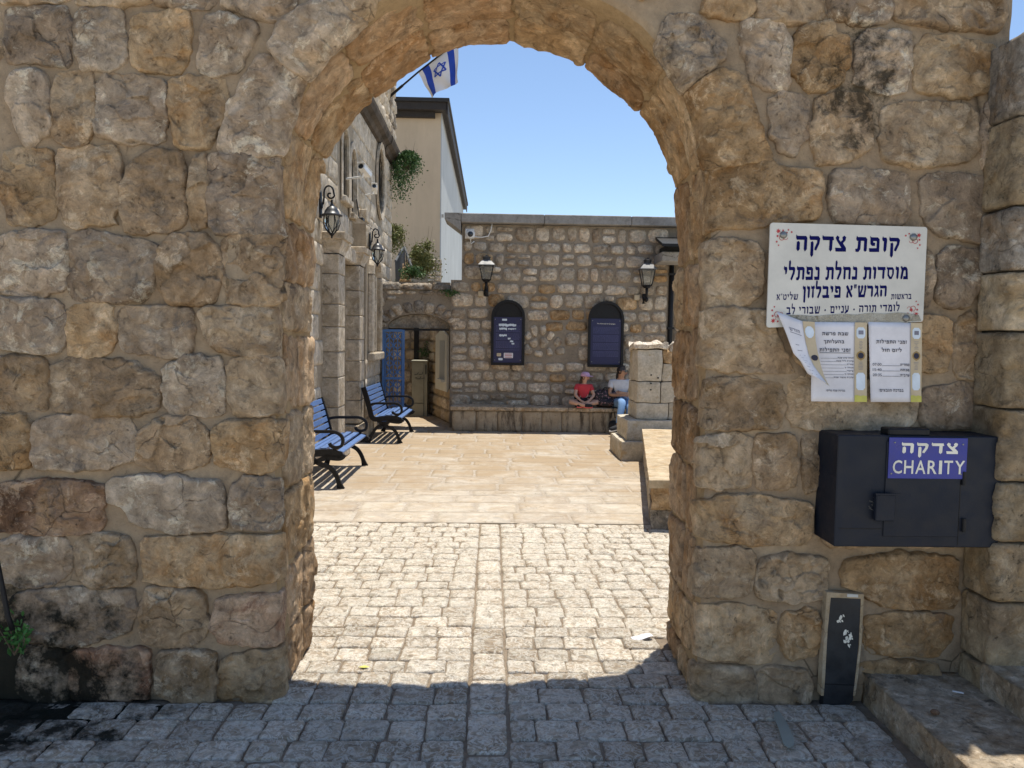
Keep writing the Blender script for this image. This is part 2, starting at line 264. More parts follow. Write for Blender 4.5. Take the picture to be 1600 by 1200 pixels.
# ------------------------------------------------------------------ mesh helpers
class MB:
    def __init__(s): s.v = []; s.f = []
    def add(s, vs, fs):
        o = len(s.v); s.v += [tuple(v) for v in vs]; s.f += [tuple(i+o for i in f) for f in fs]; return s
    def box(s, x0, x1, y0, y1, z0, z1, R=None, ch=0.0):
        if ch <= 0:
            vs = [Vector((x, y, z)) for z in (z0, z1) for y in (y0, y1) for x in (x0, x1)]
            fs = [(0, 2, 3, 1), (4, 5, 7, 6), (0, 1, 5, 4), (2, 6, 7, 3), (0, 4, 6, 2), (1, 3, 7, 5)]
        else:
            c = min(ch, (x1-x0)*.49, (y1-y0)*.49, (z1-z0)*.49)
            X = (x0, x1); Y = (y0, y1); Z = (z0, z1); vs = []; idx = {}
            for i in (0, 1):
                for j in (0, 1):
                    for k in (0, 1):
                        sx, sy, sz = 1-2*i, 1-2*j, 1-2*k
                        for a, d in enumerate(((0, c, c), (c, 0, c), (c, c, 0))):
                            idx[i, j, k, a] = len(vs); vs.append(Vector((X[i]+sx*d[0], Y[j]+sy*d[1], Z[k]+sz*d[2])))
            I = lambda i, j, k, a: idx[i, j, k, a]; fs = []
            for i in (0, 1):
                fs += [tuple(I(i, j, k, 0) for j, k in ((0, 0), (1, 0), (1, 1), (0, 1)))]
                fs += [tuple(I(j, i, k, 1) for j, k in ((0, 0), (1, 0), (1, 1), (0, 1)))]
                fs += [tuple(I(j, k, i, 2) for j, k in ((0, 0), (1, 0), (1, 1), (0, 1)))]
            for a in (0, 1):
                for b in (0, 1):
                    fs += [(I(0, a, b, 1), I(1, a, b, 1), I(1, a, b, 2), I(0, a, b, 2)), (I(a, 0, b, 0), I(a, 1, b, 0), I(a, 1, b, 2), I(a, 0, b, 2)), (I(a, b, 0, 0), I(a, b, 1, 0), I(a, b, 1, 1), I(a, b, 0, 1))]
                    for k in (0, 1): fs += [(I(a, b, k, 0), I(a, b, k, 1), I(a, b, k, 2))]
        if R is not None: vs = [R @ v for v in vs]
        return s.add(vs, fs)
    def prism(s, poly, F, h0, h1):
        n = len(poly); vs = [F(u, v, h0) for u, v in poly]+[F(u, v, h1) for u, v in poly]
        fs = [(i, (i+1) % n, n+(i+1) % n, n+i) for i in range(n)]
        tri = tessellate_polygon([[Vector((u, v, 0)) for u, v in poly]])
        fs += [tuple(t) for t in tri] + [tuple(n+i for i in t) for t in tri]
        return s.add(vs, fs)
    def sheet(s, loops, F, h=0.0):
        pts = [p for L in loops for p in L]
        tri = tessellate_polygon([[Vector((u, v, 0)) for u, v in L] for L in loops])
        return s.add([F(u, v, h) for u, v in pts], [tuple(t) for t in tri])
    def tube(s, pts, r, n=8, cap=True, ell=None):
        pts = [Vector(p) for p in pts]; m = len(pts); rr = r if isinstance(r, (list, tuple)) else [r]*m
        ref = None; vs = []; fs = []
        for i, p in enumerate(pts):
            d = (pts[min(i+1, m-1)]-pts[max(i-1, 0)]).normalized()
            if ref is None: ref = d.orthogonal().normalized() if ell is None else Vector(ell)
            a = (ref-d*ref.dot(d)).normalized(); b = d.cross(a); ref = a
            for k in range(n):
                an = 2*PI*k/n; vs.append(p+(a*math.cos(an)+b*math.sin(an))*rr[i])
        for i in range(m-1):
            for k in range(n): fs.append((i*n+k, i*n+(k+1) % n, (i+1)*n+(k+1) % n, (i+1)*n+k))
        if cap: fs += [tuple(range(n))[::-1], tuple((m-1)*n+k for k in range(n))]
        return s.add(vs, fs)
    def lathe(s, prof, c, n=16, axis=None):
        c = Vector(c); vs = []; fs = []; m = len(prof)
        Q = Matrix.Identity(3) if axis is None else Vector(axis).to_track_quat('Z', 'Y').to_matrix()
        for r, z in prof:
            for k in range(n): vs.append(c+Q @ Vector((r*math.cos(2*PI*k/n+PI/n), r*math.sin(2*PI*k/n+PI/n), z)))
        for i in range(m-1):
            for k in range(n): fs.append((i*n+k, i*n+(k+1) % n, (i+1)*n+(k+1) % n, (i+1)*n+k))
        fs += [tuple(range(n))[::-1], tuple((m-1)*n+k for k in range(n))]
        return s.add(vs, fs)
    def build(s, name, mat, parent=None, smooth=False, kind=None, label=None):
        me = bpy.data.meshes.new(name); me.from_pydata(s.v, [], s.f); me.validate()
        import bmesh
        bm = bmesh.new(); bm.from_mesh(me); bmesh.ops.recalc_face_normals(bm, faces=bm.faces); bm.to_mesh(me); bm.free()
        return link(name, me, mat, parent, smooth, kind, label)
def link(name, me, mat, parent=None, smooth=False, kind=None, label=None):
    if isinstance(mat, str): mat = M[mat]
    me.materials.append(mat)
    if smooth: me.polygons.foreach_set('use_smooth', [True]*len(me.polygons))
    o = bpy.data.objects.new(name, me); COL.objects.link(o)
    if parent:
        o.parent = parent; pm = Matrix.Identity(4); q = parent
        ch = []
        while q: ch.append(q); q = q.parent
        for q in reversed(ch): pm = pm @ q.matrix_parent_inverse @ q.matrix_basis
        o.matrix_parent_inverse = pm.inverted()
    if kind: o['kind'] = kind
    if label: o['label'] = label
    return o
def thing(name, label, cat, loc=(0, 0, 0), group=None):
    o = bpy.data.objects.new(name, None); COL.objects.link(o); o.location = loc; o.empty_display_size = .1
    o['label'] = label; o['category'] = cat
    if group: o['group'] = group
    return o
def tag(o, label, cat, group=None):
    o['label'] = label; o['category'] = cat
    if group: o['group'] = group
    return o
def copy_tree(o, parent=None):
    c = o.copy(); COL.objects.link(c)
    if parent: c.parent = parent
    for ch in [x for x in COL.objects if x.parent == o]: copy_tree(ch, c)
    return c

def chaikin(p, k=2, w=.25):
    for _ in range(k):
        q = []
        for i in range(len(p)):
            a, b = p[i], p[(i+1) % len(p)]
            q += [(a[0]*(1-w)+b[0]*w, a[1]*(1-w)+b[1]*w), (a[0]*w+b[0]*(1-w), a[1]*w+b[1]*(1-w))]
        p = q
    return p
def resample(p, N):
    L = [0]
    for i in range(len(p)): a, b = p[i], p[(i+1) % len(p)]; L.append(L[-1]+math.hypot(b[0]-a[0], b[1]-a[1]))
    out = []; j = 0
    for k in range(N):
        t = L[-1]*k/N
        while L[j+1] < t: j += 1
        f = (t-L[j])/max(1e-9, L[j+1]-L[j]); a, b = p[j], p[(j+1) % len(p)]
        out.append((a[0]+(b[0]-a[0])*f, a[1]+(b[1]-a[1])*f))
    return out
RZ = random.Random(11)
def relief(poly, F, depth=.03, rough=.008, N=64, K=14, facets=5, outj=.006, edge=.02, skirt=-.025, ck=2, cw=.2, freq=9.0, up=0.0, chips=0.0, grow=0.0):
    """stone with a rough cut face: rings shrinking from its outline, raised by h along F"""
    sd = RZ.uniform(0, 500); o = resample(chaikin(poly, ck, cw), N)
    cx = sum(p[0] for p in o)/N; cy = sum(p[1] for p in o)/N
    q = []
    for x, y in o:
        j = grow+outj*(noise.noise(Vector((x*22, y*22, sd)))*1.3+.6*noise.noise(Vector((x*60, y*60, sd))))
        d = math.hypot(x-cx, y-cy) or 1; q.append((x+(x-cx)/d*j, y+(y-cy)/d*j))
    o = q; rad = sum(math.hypot(p[0]-cx, p[1]-cy) for p in o)/N
    gx = chips*RZ.uniform(.5, 1.4); cf = freq*RZ.uniform(.9, 1.5)
    pl = []
    for _ in range(facets):
        th = RZ.uniform(0, 2*PI); pl.append((math.cos(th), math.sin(th), RZ.uniform(.75, 1.25), -RZ.uniform(.25, .95)))
    vs = [F(x, y, skirt) for x, y in o]; fs = []
    for k in range(K):
        t = 1-(k/K)**1.15
        for x, y in o:
            px, py = cx+(x-cx)*t, cy+(y-cy)*t; d = (1-t)*math.hypot(x-cx, y-cy)
            h = depth*(1-math.exp(-d/edge))
            for (a, b, off, sl_) in pl:
                v = depth*(off+sl_*((px-cx)*a+(py-cy)*b)/rad)
                if v < h: h = v
            fade = 1-math.exp(-d/.012)
            if rough:
                h += rough*fade*(noise.fractal(Vector((px*freq, py*freq, sd)), .9, 2.1, 5)*1.1 + .5*(1-abs(noise.noise(Vector((px*freq*1.7, py*freq*1.7, sd+9))))*3)*fade)
            if gx:
                wv = Vector((px*cf, py*cf, sd)); wv += noise.noise_vector(wv*1.3)*.35
                c_ = noise.voronoi(wv)[1][0]; r_ = noise.noise_vector(c_*7.77+Vector((sd, 1, 2))); dlt = wv-c_
                h += gx*fade*(r_.z*1.1+(r_.x*dlt.x+r_.y*dlt.y)*3.2)
            vs.append(F(px, py, max(h, -.012)+up))
    K1 = K+1
    for k in range(K1-1):
        for i in range(N): fs.append((k*N+i, k*N+(i+1) % N, (k+1)*N+(i+1) % N, (k+1)*N+i))
    h = depth*.8 + (rough*noise.fractal(Vector((cx*freq, cy*freq, sd)), .9, 2.1, 5) if rough else 0)
    lo = [v for v in vs[-N:]]; c = Vector((0, 0, 0))
    for v in lo: c += Vector(v)
    vs.append(c/N); ci = len(vs)-1
    for i in range(N): fs.append((K*N+i, K*N+(i+1) % N, ci))
    return vs, fs
def stone(name, poly, F, mat, parent, smooth=True, kind=None, **kw):
    vs, fs = relief(poly, F, **kw)
    me = bpy.data.meshes.new(name); me.from_pydata([tuple(v) for v in vs], [], fs)
    return link(name, me, mat, parent, smooth, kind)

# ------------------------------------------------------------------ letters
HEB = {   # outlines in a unit box, one or more loops each; advance width last
 'א': ([[(0,.95),(.12,1.05),(.22,.98),(.80,.12),(.72,0),(.60,.05),(.02,.85)], [(.55,.98),(.66,1.05),(.80,.95),(.74,.72),(.60,.58),(.52,.66),(.62,.78)], [(.04,.05),(.10,.40),(.22,.58),(.30,.48),(.22,.32),(.28,.0),(.10,-.02)]], .86),
 'ב': ([[(.05,1.06),(.12,.98),(.60,.98),(.72,.88),(.70,.22),(.82,.22),(.84,0),(.06,0),(0,.22),(.50,.22),(.52,.76),(.06,.76),(0,.9)]], .88),
 'ג': ([[(.10,1.06),(.16,.98),(.42,.98),(.50,.86),(.48,.45),(.58,.05),(.48,-.02),(.36,.30),(.12,.02),(0,.06),(.10,.24),(.30,.42),(.32,.76),(.12,.76),(.06,.9)]], .62),
 'ד': ([[(0,1.06),(.06,.98),(.82,.98),(.86,.78),(.76,.76),(.74,.12),(.64,0),(.54,.12),(.56,.76),(.04,.76),(-.02,.9)]], .88),
 'ה': ([[(0,1.06),(.06,.98),(.74,.98),(.84,.86),(.82,.12),(.70,0),(.62,.12),(.64,.76),(.04,.76),(-.02,.9)], [(.06,.58),(.18,.64),(.26,.54),(.26,.12),(.14,0),(.04,.12)]], .90),
 'ו': ([[(.04,1.06),(.10,.98),(.30,.98),(.36,.84),(.32,.12),(.22,0),(.13,.12),(.15,.76),(.06,.76),(0,.9)]], .42),
 'ז': ([[(0,1.04),(.10,.96),(.38,1.04),(.42,.84),(.30,.78),(.32,.12),(.22,0),(.12,.12),(.16,.78),(0,.82)]], .46),
 'ח': ([[(.02,1.06),(.10,.98),(.74,.98),(.84,.86),(.82,.08),(.72,0),(.63,.08),(.64,.76),(.26,.76),(.26,.08),(.16,0),(.07,.08),(.09,.76),(0,.88)]], .90),
 'ט': ([[(.02,.96),(.14,1.04),(.24,.92),(.24,.22),(.56,.22),(.64,.34),(.64,.72),(.56,.78),(.46,.68),(.38,.80),(.52,1.0),(.68,1.0),(.80,.86),(.82,.30),(.66,0),(.20,0),(.06,.16),(.08,.84)]], .88),
 'י': ([[(.04,1.06),(.10,.98),(.30,.98),(.36,.84),(.30,.50),(.18,.44),(.16,.76),(.06,.76),(0,.9)]], .42),
 'כ': ([[(.05,1.06),(.12,.98),(.50,.98),(.72,.80),(.72,.20),(.52,0),(.06,0),(0,.22),(.44,.22),(.53,.32),(.53,.66),(.44,.76),(.06,.76),(0,.9)]], .80),
 'ך': ([[(0,1.06),(.06,.98),(.62,.98),(.70,.86),(.66,-.28),(.56,-.36),(.48,-.28),(.50,.76),(.04,.76),(-.02,.9)]], .76),
 'ל': ([[(.02,1.42),(.12,1.50),(.20,1.38),(.16,.98),(.60,.98),(.70,.84),(.64,.50),(.36,-.02),(.22,.06),(.46,.56),(.48,.76),(.06,.76),(0,.86)]], .76),
 'מ': ([[(.02,1.0),(.14,1.06),(.26,.90),(.40,1.0),(.64,.98),(.78,.80),(.86,.0),(.36,0),(.38,.22),(.64,.22),(.60,.70),(.50,.78),(.36,.68),(.22,.04),(.08,0),(.04,.10),(.16,.72)]], .90),
 'ם': ([[(0,1.06),(.06,.98),(.70,.98),(.82,.86),(.82,0),(.10,0),(.10,.76),(0,.86)], [(.28,.76),(.28,.22),(.64,.22),(.64,.76)]], .88),
 'נ': ([[(.12,1.06),(.18,.98),(.46,.98),(.54,.86),(.54,0),(.02,0),(-.02,.22),(.36,.22),(.36,.76),(.16,.76),(.08,.9)]], .60),
 'ן': ([[(.04,1.06),(.10,.98),(.30,.98),(.36,.84),(.32,-.30),(.22,-.38),(.13,-.30),(.15,.76),(.06,.76),(0,.9)]], .42),
 'ס': ([[(0,1.06),(.06,.98),(.66,.98),(.82,.82),(.82,.42),(.60,0),(.34,0),(.10,.30),(.10,.76),(0,.86)], [(.28,.76),(.28,.40),(.42,.2),(.52,.2),(.64,.44),(.62,.76)]], .88),
 'ע': ([[(.0,.95),(.12,1.05),(.26,.96),(.22,.74),(.34,.34),(.54,.44),(.56,.76),(.50,.92),(.60,1.05),(.76,.96),(.76,.50),(.62,.14),(.04,-.12),(-.02,.06),(.20,.26),(.06,.74)]], .82),
 'פ': ([[(.04,1.06),(.12,.98),(.62,.98),(.76,.86),(.76,0),(.02,0),(-.02,.22),(.58,.22),(.58,.76),(.26,.76),(.26,.62),(.42,.60),(.40,.42),(.20,.42),(.08,.54),(.08,.82)]], .84),
 'צ': ([[(0,.92),(.10,1.05),(.24,.96),(.22,.80),(.38,.62),(.56,.78),(.52,.94),(.64,1.05),(.78,.96),(.74,.76),(.54,.56),(.80,.22),(.80,0),(.02,0),(-.02,.22),(.48,.22),(.08,.74)]], .86),
 'ק': ([[(0,1.06),(.06,.98),(.66,.98),(.80,.84),(.74,.50),(.52,.06),(.40,.10),(.42,.22),(.60,.58),(.60,.76),(.04,.76),(-.02,.9)], [(.10,.58),(.22,.64),(.28,.54),(.28,-.26),(.18,-.38),(.09,-.26)]], .86),
 'ר': ([[(0,1.06),(.06,.98),(.60,.98),(.72,.84),(.70,.12),(.60,0),(.50,.12),(.52,.76),(.04,.76),(-.02,.9)]], .78),
 'ש': ([[(0,.94),(.12,1.05),(.25,.94),(.22,.74),(.28,.0),(.12,0),(.06,.70)], [(.42,.94),(.53,1.05),(.66,.94),(.62,.72),(.36,.16),(.24,.24),(.45,.72)], [(.82,.94),(.93,1.05),(1.06,.94),(1.04,.70),(.88,0),(.74,0),(.86,.70)], [(.12,.21),(.86,.21),(.84,0),(.14,0)]], 1.10),
 'ת': ([[(.06,1.06),(.12,.98),(.74,.98),(.86,.86),(.84,.08),(.74,0),(.65,.08),(.66,.76),(.36,.76),(.34,.16),(.20,-.02),(.0,.0),(-.02,.16),(.12,.18),(.16,.30),(.18,.76),(.08,.76),(.02,.88)]], .92),
 '״': ([[(.02,1.1),(.14,1.1),(.10,.80),(.03,.80)], [(.20,1.1),(.32,1.1),(.28,.80),(.21,.80)]], .40),
 '׳': ([[(.02,1.1),(.14,1.1),(.10,.80),(.03,.80)]], .22),
 '•': ([[(.30+.14*math.cos(a*PI/5), .45+.14*math.sin(a*PI/5)) for a in range(10)]], .6),
 '!': ([[(.1,1.0),(.24,1.0),(.2,.3),(.13,.3)], [(.1,.16),(.23,.16),(.23,0),(.1,0)]], .36),
 ' ': ([], .42), '.': ([[(.03,.1),(.12,.1),(.12,0),(.03,0)]], .2), '_': ([[(0,.06),(.3,.06),(.3,0),(0,0)]], .3)}
def heb(txt, F, cx, y, h, width=None, mb=None, sl=0.0, gap=.14):
    """Hebrew text laid right to left, centred on cx, baseline y, letter height h"""
    mb = mb or MB(); gl = [(*HEB[c], c) for c in reversed(txt)]
    W_ = sum(g[1]+gap for g in gl)-gap; sx = (width/W_) if width else h; x = cx-W_*sx/2
    for loops, adv, ch_ in gl:
        if loops:
            LL = [[(x+p[0]*sx, y+p[1]*h+(x-cx)*sl) for p in L] for L in loops]
            if ch_ in 'םס': mb.sheet(LL, F)
            else:
                for i_, L in enumerate(LL): mb.sheet([L], F, .00025*i_)
        x += (adv+gap)*sx
    return mb
def fatten(L, d):
    n = len(L); A = sum(L[i][0]*L[(i+1) % n][1]-L[(i+1) % n][0]*L[i][1] for i in range(n)); sg = 1 if A > 0 else -1; out = []
    for i in range(n):
        a, b, c = Vector(L[i-1]), Vector(L[i]), Vector(L[(i+1) % n]); e1, e2 = (b-a), (c-b)
        if e1.length < 1e-6 or e2.length < 1e-6: out.append(tuple(b)); continue
        e1.normalize(); e2.normalize(); n1 = Vector((e1.y, -e1.x))*sg; n2 = Vector((e2.y, -e2.x))*sg; m_ = (n1+n2)
        k = d/max(.35, m_.length/2); out.append(tuple(b+m_.normalized()*min(k, d*1.6)) if m_.length > 1e-4 else tuple(b+n1*d))
    return out
def heb_parts(txt, F, cx, y, h, width, mat, parent, gap=.14):
    gl = [(c, HEB[c]) for c in reversed(txt)]; W_ = sum(g[1]+gap for c, g in gl)-gap; sx = width/W_; x = cx-W_*sx/2
    for c, (loops, adv) in gl:
        if loops:
            if c not in 'םס': loops = [fatten(L, .022) for L in loops]
            LL = [[(x+p[0]*sx, y+p[1]*h) for p in L] for L in loops]; mb = MB()
            if c in 'םס': mb.sheet(LL, F)
            else:
                for i_, L in enumerate(LL): mb.sheet([L], F, .00025*i_)
            mb.build('letter', mat, parent)
        x += (adv+gap)*sx
def latin(txt, F, cx, y, h, width, mb=None, bold=0.0):
    cu = bpy.data.curves.new('t', 'FONT'); cu.body = txt; cu.size = 1; cu.align_x = 'CENTER'; cu.offset = bold; cu.resolution_u = 3
    ob = bpy.data.objects.new('t', cu); COL.objects.link(ob); dg = bpy.context.evaluated_depsgraph_get(); dg.update()
    me = ob.evaluated_get(dg).to_mesh(); vs = [v.co.copy() for v in me.vertices]; fs = [tuple(p.vertices) for p in me.polygons]
    bpy.data.objects.remove(ob); mb = mb or MB()
    xs = [v.x for v in vs]; ys = [v.y for v in vs]
    if not xs: return mb
    w = max(xs)-min(xs); hh = max(ys)-min(ys); mx = (max(xs)+min(xs))/2
    return mb.add([F(cx+(v.x-mx)/w*width, y+(v.y-min(ys))/hh*h, 0) for v in vs], fs)
# ------------------------------------------------------------------ ground
YF, YR, RC = 3.50, 4.22, 0.045          # gate wall: front face, rear face, arris radius
def ground_sheet(name, x0, x1, y0, y1, z, mat, parent=None, n=1, kind='structure'):
    mb = MB(); vs = []; fs = []
    for j in range(n+1):
        for i in range(n+1): vs.append((x0+(x1-x0)*i/n, y0+(y1-y0)*j/n, z))
    for j in range(n):
        for i in range(n): a = j*(n+1)+i; fs.append((a, a+1, a+n+2, a+n+1))
    return mb.add(vs, fs).build(name, mat, parent, kind=kind)
M['earth'] = mortar_mat('pale_stony_ground', (.50, .44, .36), (.60, .54, .45), dirt_amt=.15, fine=.3)
ground_sheet('ground', -350, 350, -350, 500, -.06, 'earth')

# ------------------------------------------------------------------ gate wall mapping
CX = (PY(432, 700, YF).x + PY(1098, 700, YF).x)/2
HW = (PY(1098, 700, YF).x - PY(432, 700, YF).x)/2
ZC = 2.27
XL, XRR, ZT = -3.4, 2.33, 4.45
LA = HW*PI; TT = ZC+LA+ZC
ARC = RC*PI/2; SR = (YR-RC)-(YF+RC)      # straight part of the reveal
def widen(yf): return .030*yf
def bulge(th, Yf):  # the arch is a little wider than the jambs
    s = min(1, max(0, th/.6)) if th < PI/2 else min(1, max(0, (PI-th)/.6)); s = s*s*(3-2*s)
    w_ = max(0, 1-abs(th-.85)/.75); return s*(.065-.045*Yf)-.062*Yf*w_*w_*(3-2*w_)
def path(s, h):
    if s <= -RC: return -s, YF-h
    if s <= -RC+ARC:
        f = (s+RC)/RC; return RC-(RC+h)*math.sin(f), YF+RC-(RC+h)*math.cos(f)
    y = YF+RC+(s+RC-ARC)
    if y <= YR-RC: return -h, y
    f = (y-(YR-RC))/RC
    if f <= PI/2: return RC-(RC+h)*math.cos(f), YR-RC+(RC+h)*math.sin(f)
    return RC+(y-(YR-RC)-ARC), YR+h
SMAX = -RC+ARC+SR+ARC
def GW(t, s, h):
    """t along the opening's edge from the left foot over the crown to the right foot; s across: negative on the front face, positive into the reveal"""
    D, Y = path(s, h); yf = min(1, max(0, (Y-YF)/(YR-YF)))
    # the jambs narrow a touch towards the back and the arris wanders a little
    wob = .010*noise.noise(Vector((t*2.3, 1.7, yf*2)))
    if s > -.15: D += wob*(1 if s > 0 else 1+s/.15)
    if t <= ZC: return Vector((CX-HW-D, Y, t))
    if t >= ZC+LA: return Vector((CX+HW+D+widen(yf), Y, ZC+(ZC+LA)-t))
    th = (t-ZC)/HW; r = HW+bulge(th, yf)+D+widen(yf)*max(0, min(1, (th-2.2)/.9))
    return Vector((CX-math.cos(th)*r, Y, ZC+math.sin(th)*r))
def inv(x, z):
    if z <= ZC: return (z, HW-(CX-x)) if x < CX else (ZC+LA+ZC-z, HW-(x-CX))
    th = math.atan2(z-ZC, -(x-CX)); r = math.hypot(x-CX, z-ZC)
    return (ZC+th*HW, HW+bulge(th, 0)-r)
def GF(x, z, h):
    """front face given by (x,z); within reach of the opening it bends round the arris"""
    if abs(x-CX) > HW+.5 or z > ZC+HW+.6: return Vector((x, YF-h, z))
    t, s = inv(x, z)
    if s < -.3: return Vector((x, YF-h, z))
    return GW(t, s, h)

gate = thing('stone_gateway_wall', 'thick rough limestone wall pierced by the big round archway in the foreground', 'wall', (CX, YF, 0))
mb = MB(); nt_, ns1, ns2 = 300, 70, 30; vs = []; fs = []
for i in range(nt_+1):
    t = TT*i/nt_
    if t <= ZC: so_ = (CX-HW)-XL
    elif t >= ZC+LA: so_ = XRR-(CX+HW)
    else:
        th = (t-ZC)/HW; c, s_ = -math.cos(th), math.sin(th)
        k = 1e9
        if abs(c) > 1e-6: k = min(k, ((XRR-CX) if c > 0 else (CX-XL))/abs(c))
        if s_ > 1e-6: k = min(k, (ZT-ZC)/s_)
        so_ = k-HW-bulge(th, 0)
    for j in range(ns1+ns2+1):
        s = -so_*(1-j/ns1)**1.0*(1)-RC*0 if j < ns1 else (SMAX+.12)*(j-ns1)/ns2
        if j < ns1 and i >= 0: s = -so_ + (so_)*j/ns1
        P0 = GW(t, s, 0) if s > -.3 else None
        if P0 is None: D, Y = path(s, 0); P0 = GW(t, s, 0)
        n = .009*noise.fractal(P0*7, .8, 2, 5)+.009*noise.noise(P0*2.3)-.006
        vs.append(GW(t, s, n-.001))
w = ns1+ns2+1
ff, fr = [], []
for i in range(nt_):
    for j in range(w-1):
        (ff if j < ns1 else fr).append((i*w+j, i*w+j+1, (i+1)*w+j+1, (i+1)*w+j))
MB().add(vs, ff).build('mortar_face', 'mortar', gate, True)
MB().add(vs, fr).build('mortar_reveal', 'reveal_mortar', gate, True)
# body of the wall behind the mortar skin
mb = MB()
mb.box(XL, CX-HW-.06, YF+.03, YR, -.05, ZC+.5); mb.box(CX+HW+.06, XRR-.002, YF+.03, YR, -.05, ZC+.5)
mb.build('wall_core', 'rear_mortar', gate)
mb = MB()
bars = [(-math.cos(a)*(HW+.085)+CX, ZC+.5 if False else ZC+math.sin(a)*(HW+.085)) for a in [PI*k/40 for k in range(41)]]
bars = [(x, z) for x, z in bars if z > ZC+.5]
poly = [(XL, ZC+.5)]+[(bars[0][0], ZC+.5)]+bars+[(bars[-1][0], ZC+.5), (XRR-.002, ZC+.5), (XRR-.002, ZT), (XL, ZT)]
mb.prism(poly, lambda u, v, h: Vector((u, YF+h, v)), .03, YR-YF)
mb.build('arch_core', 'rear_mortar', gate)

L = {}
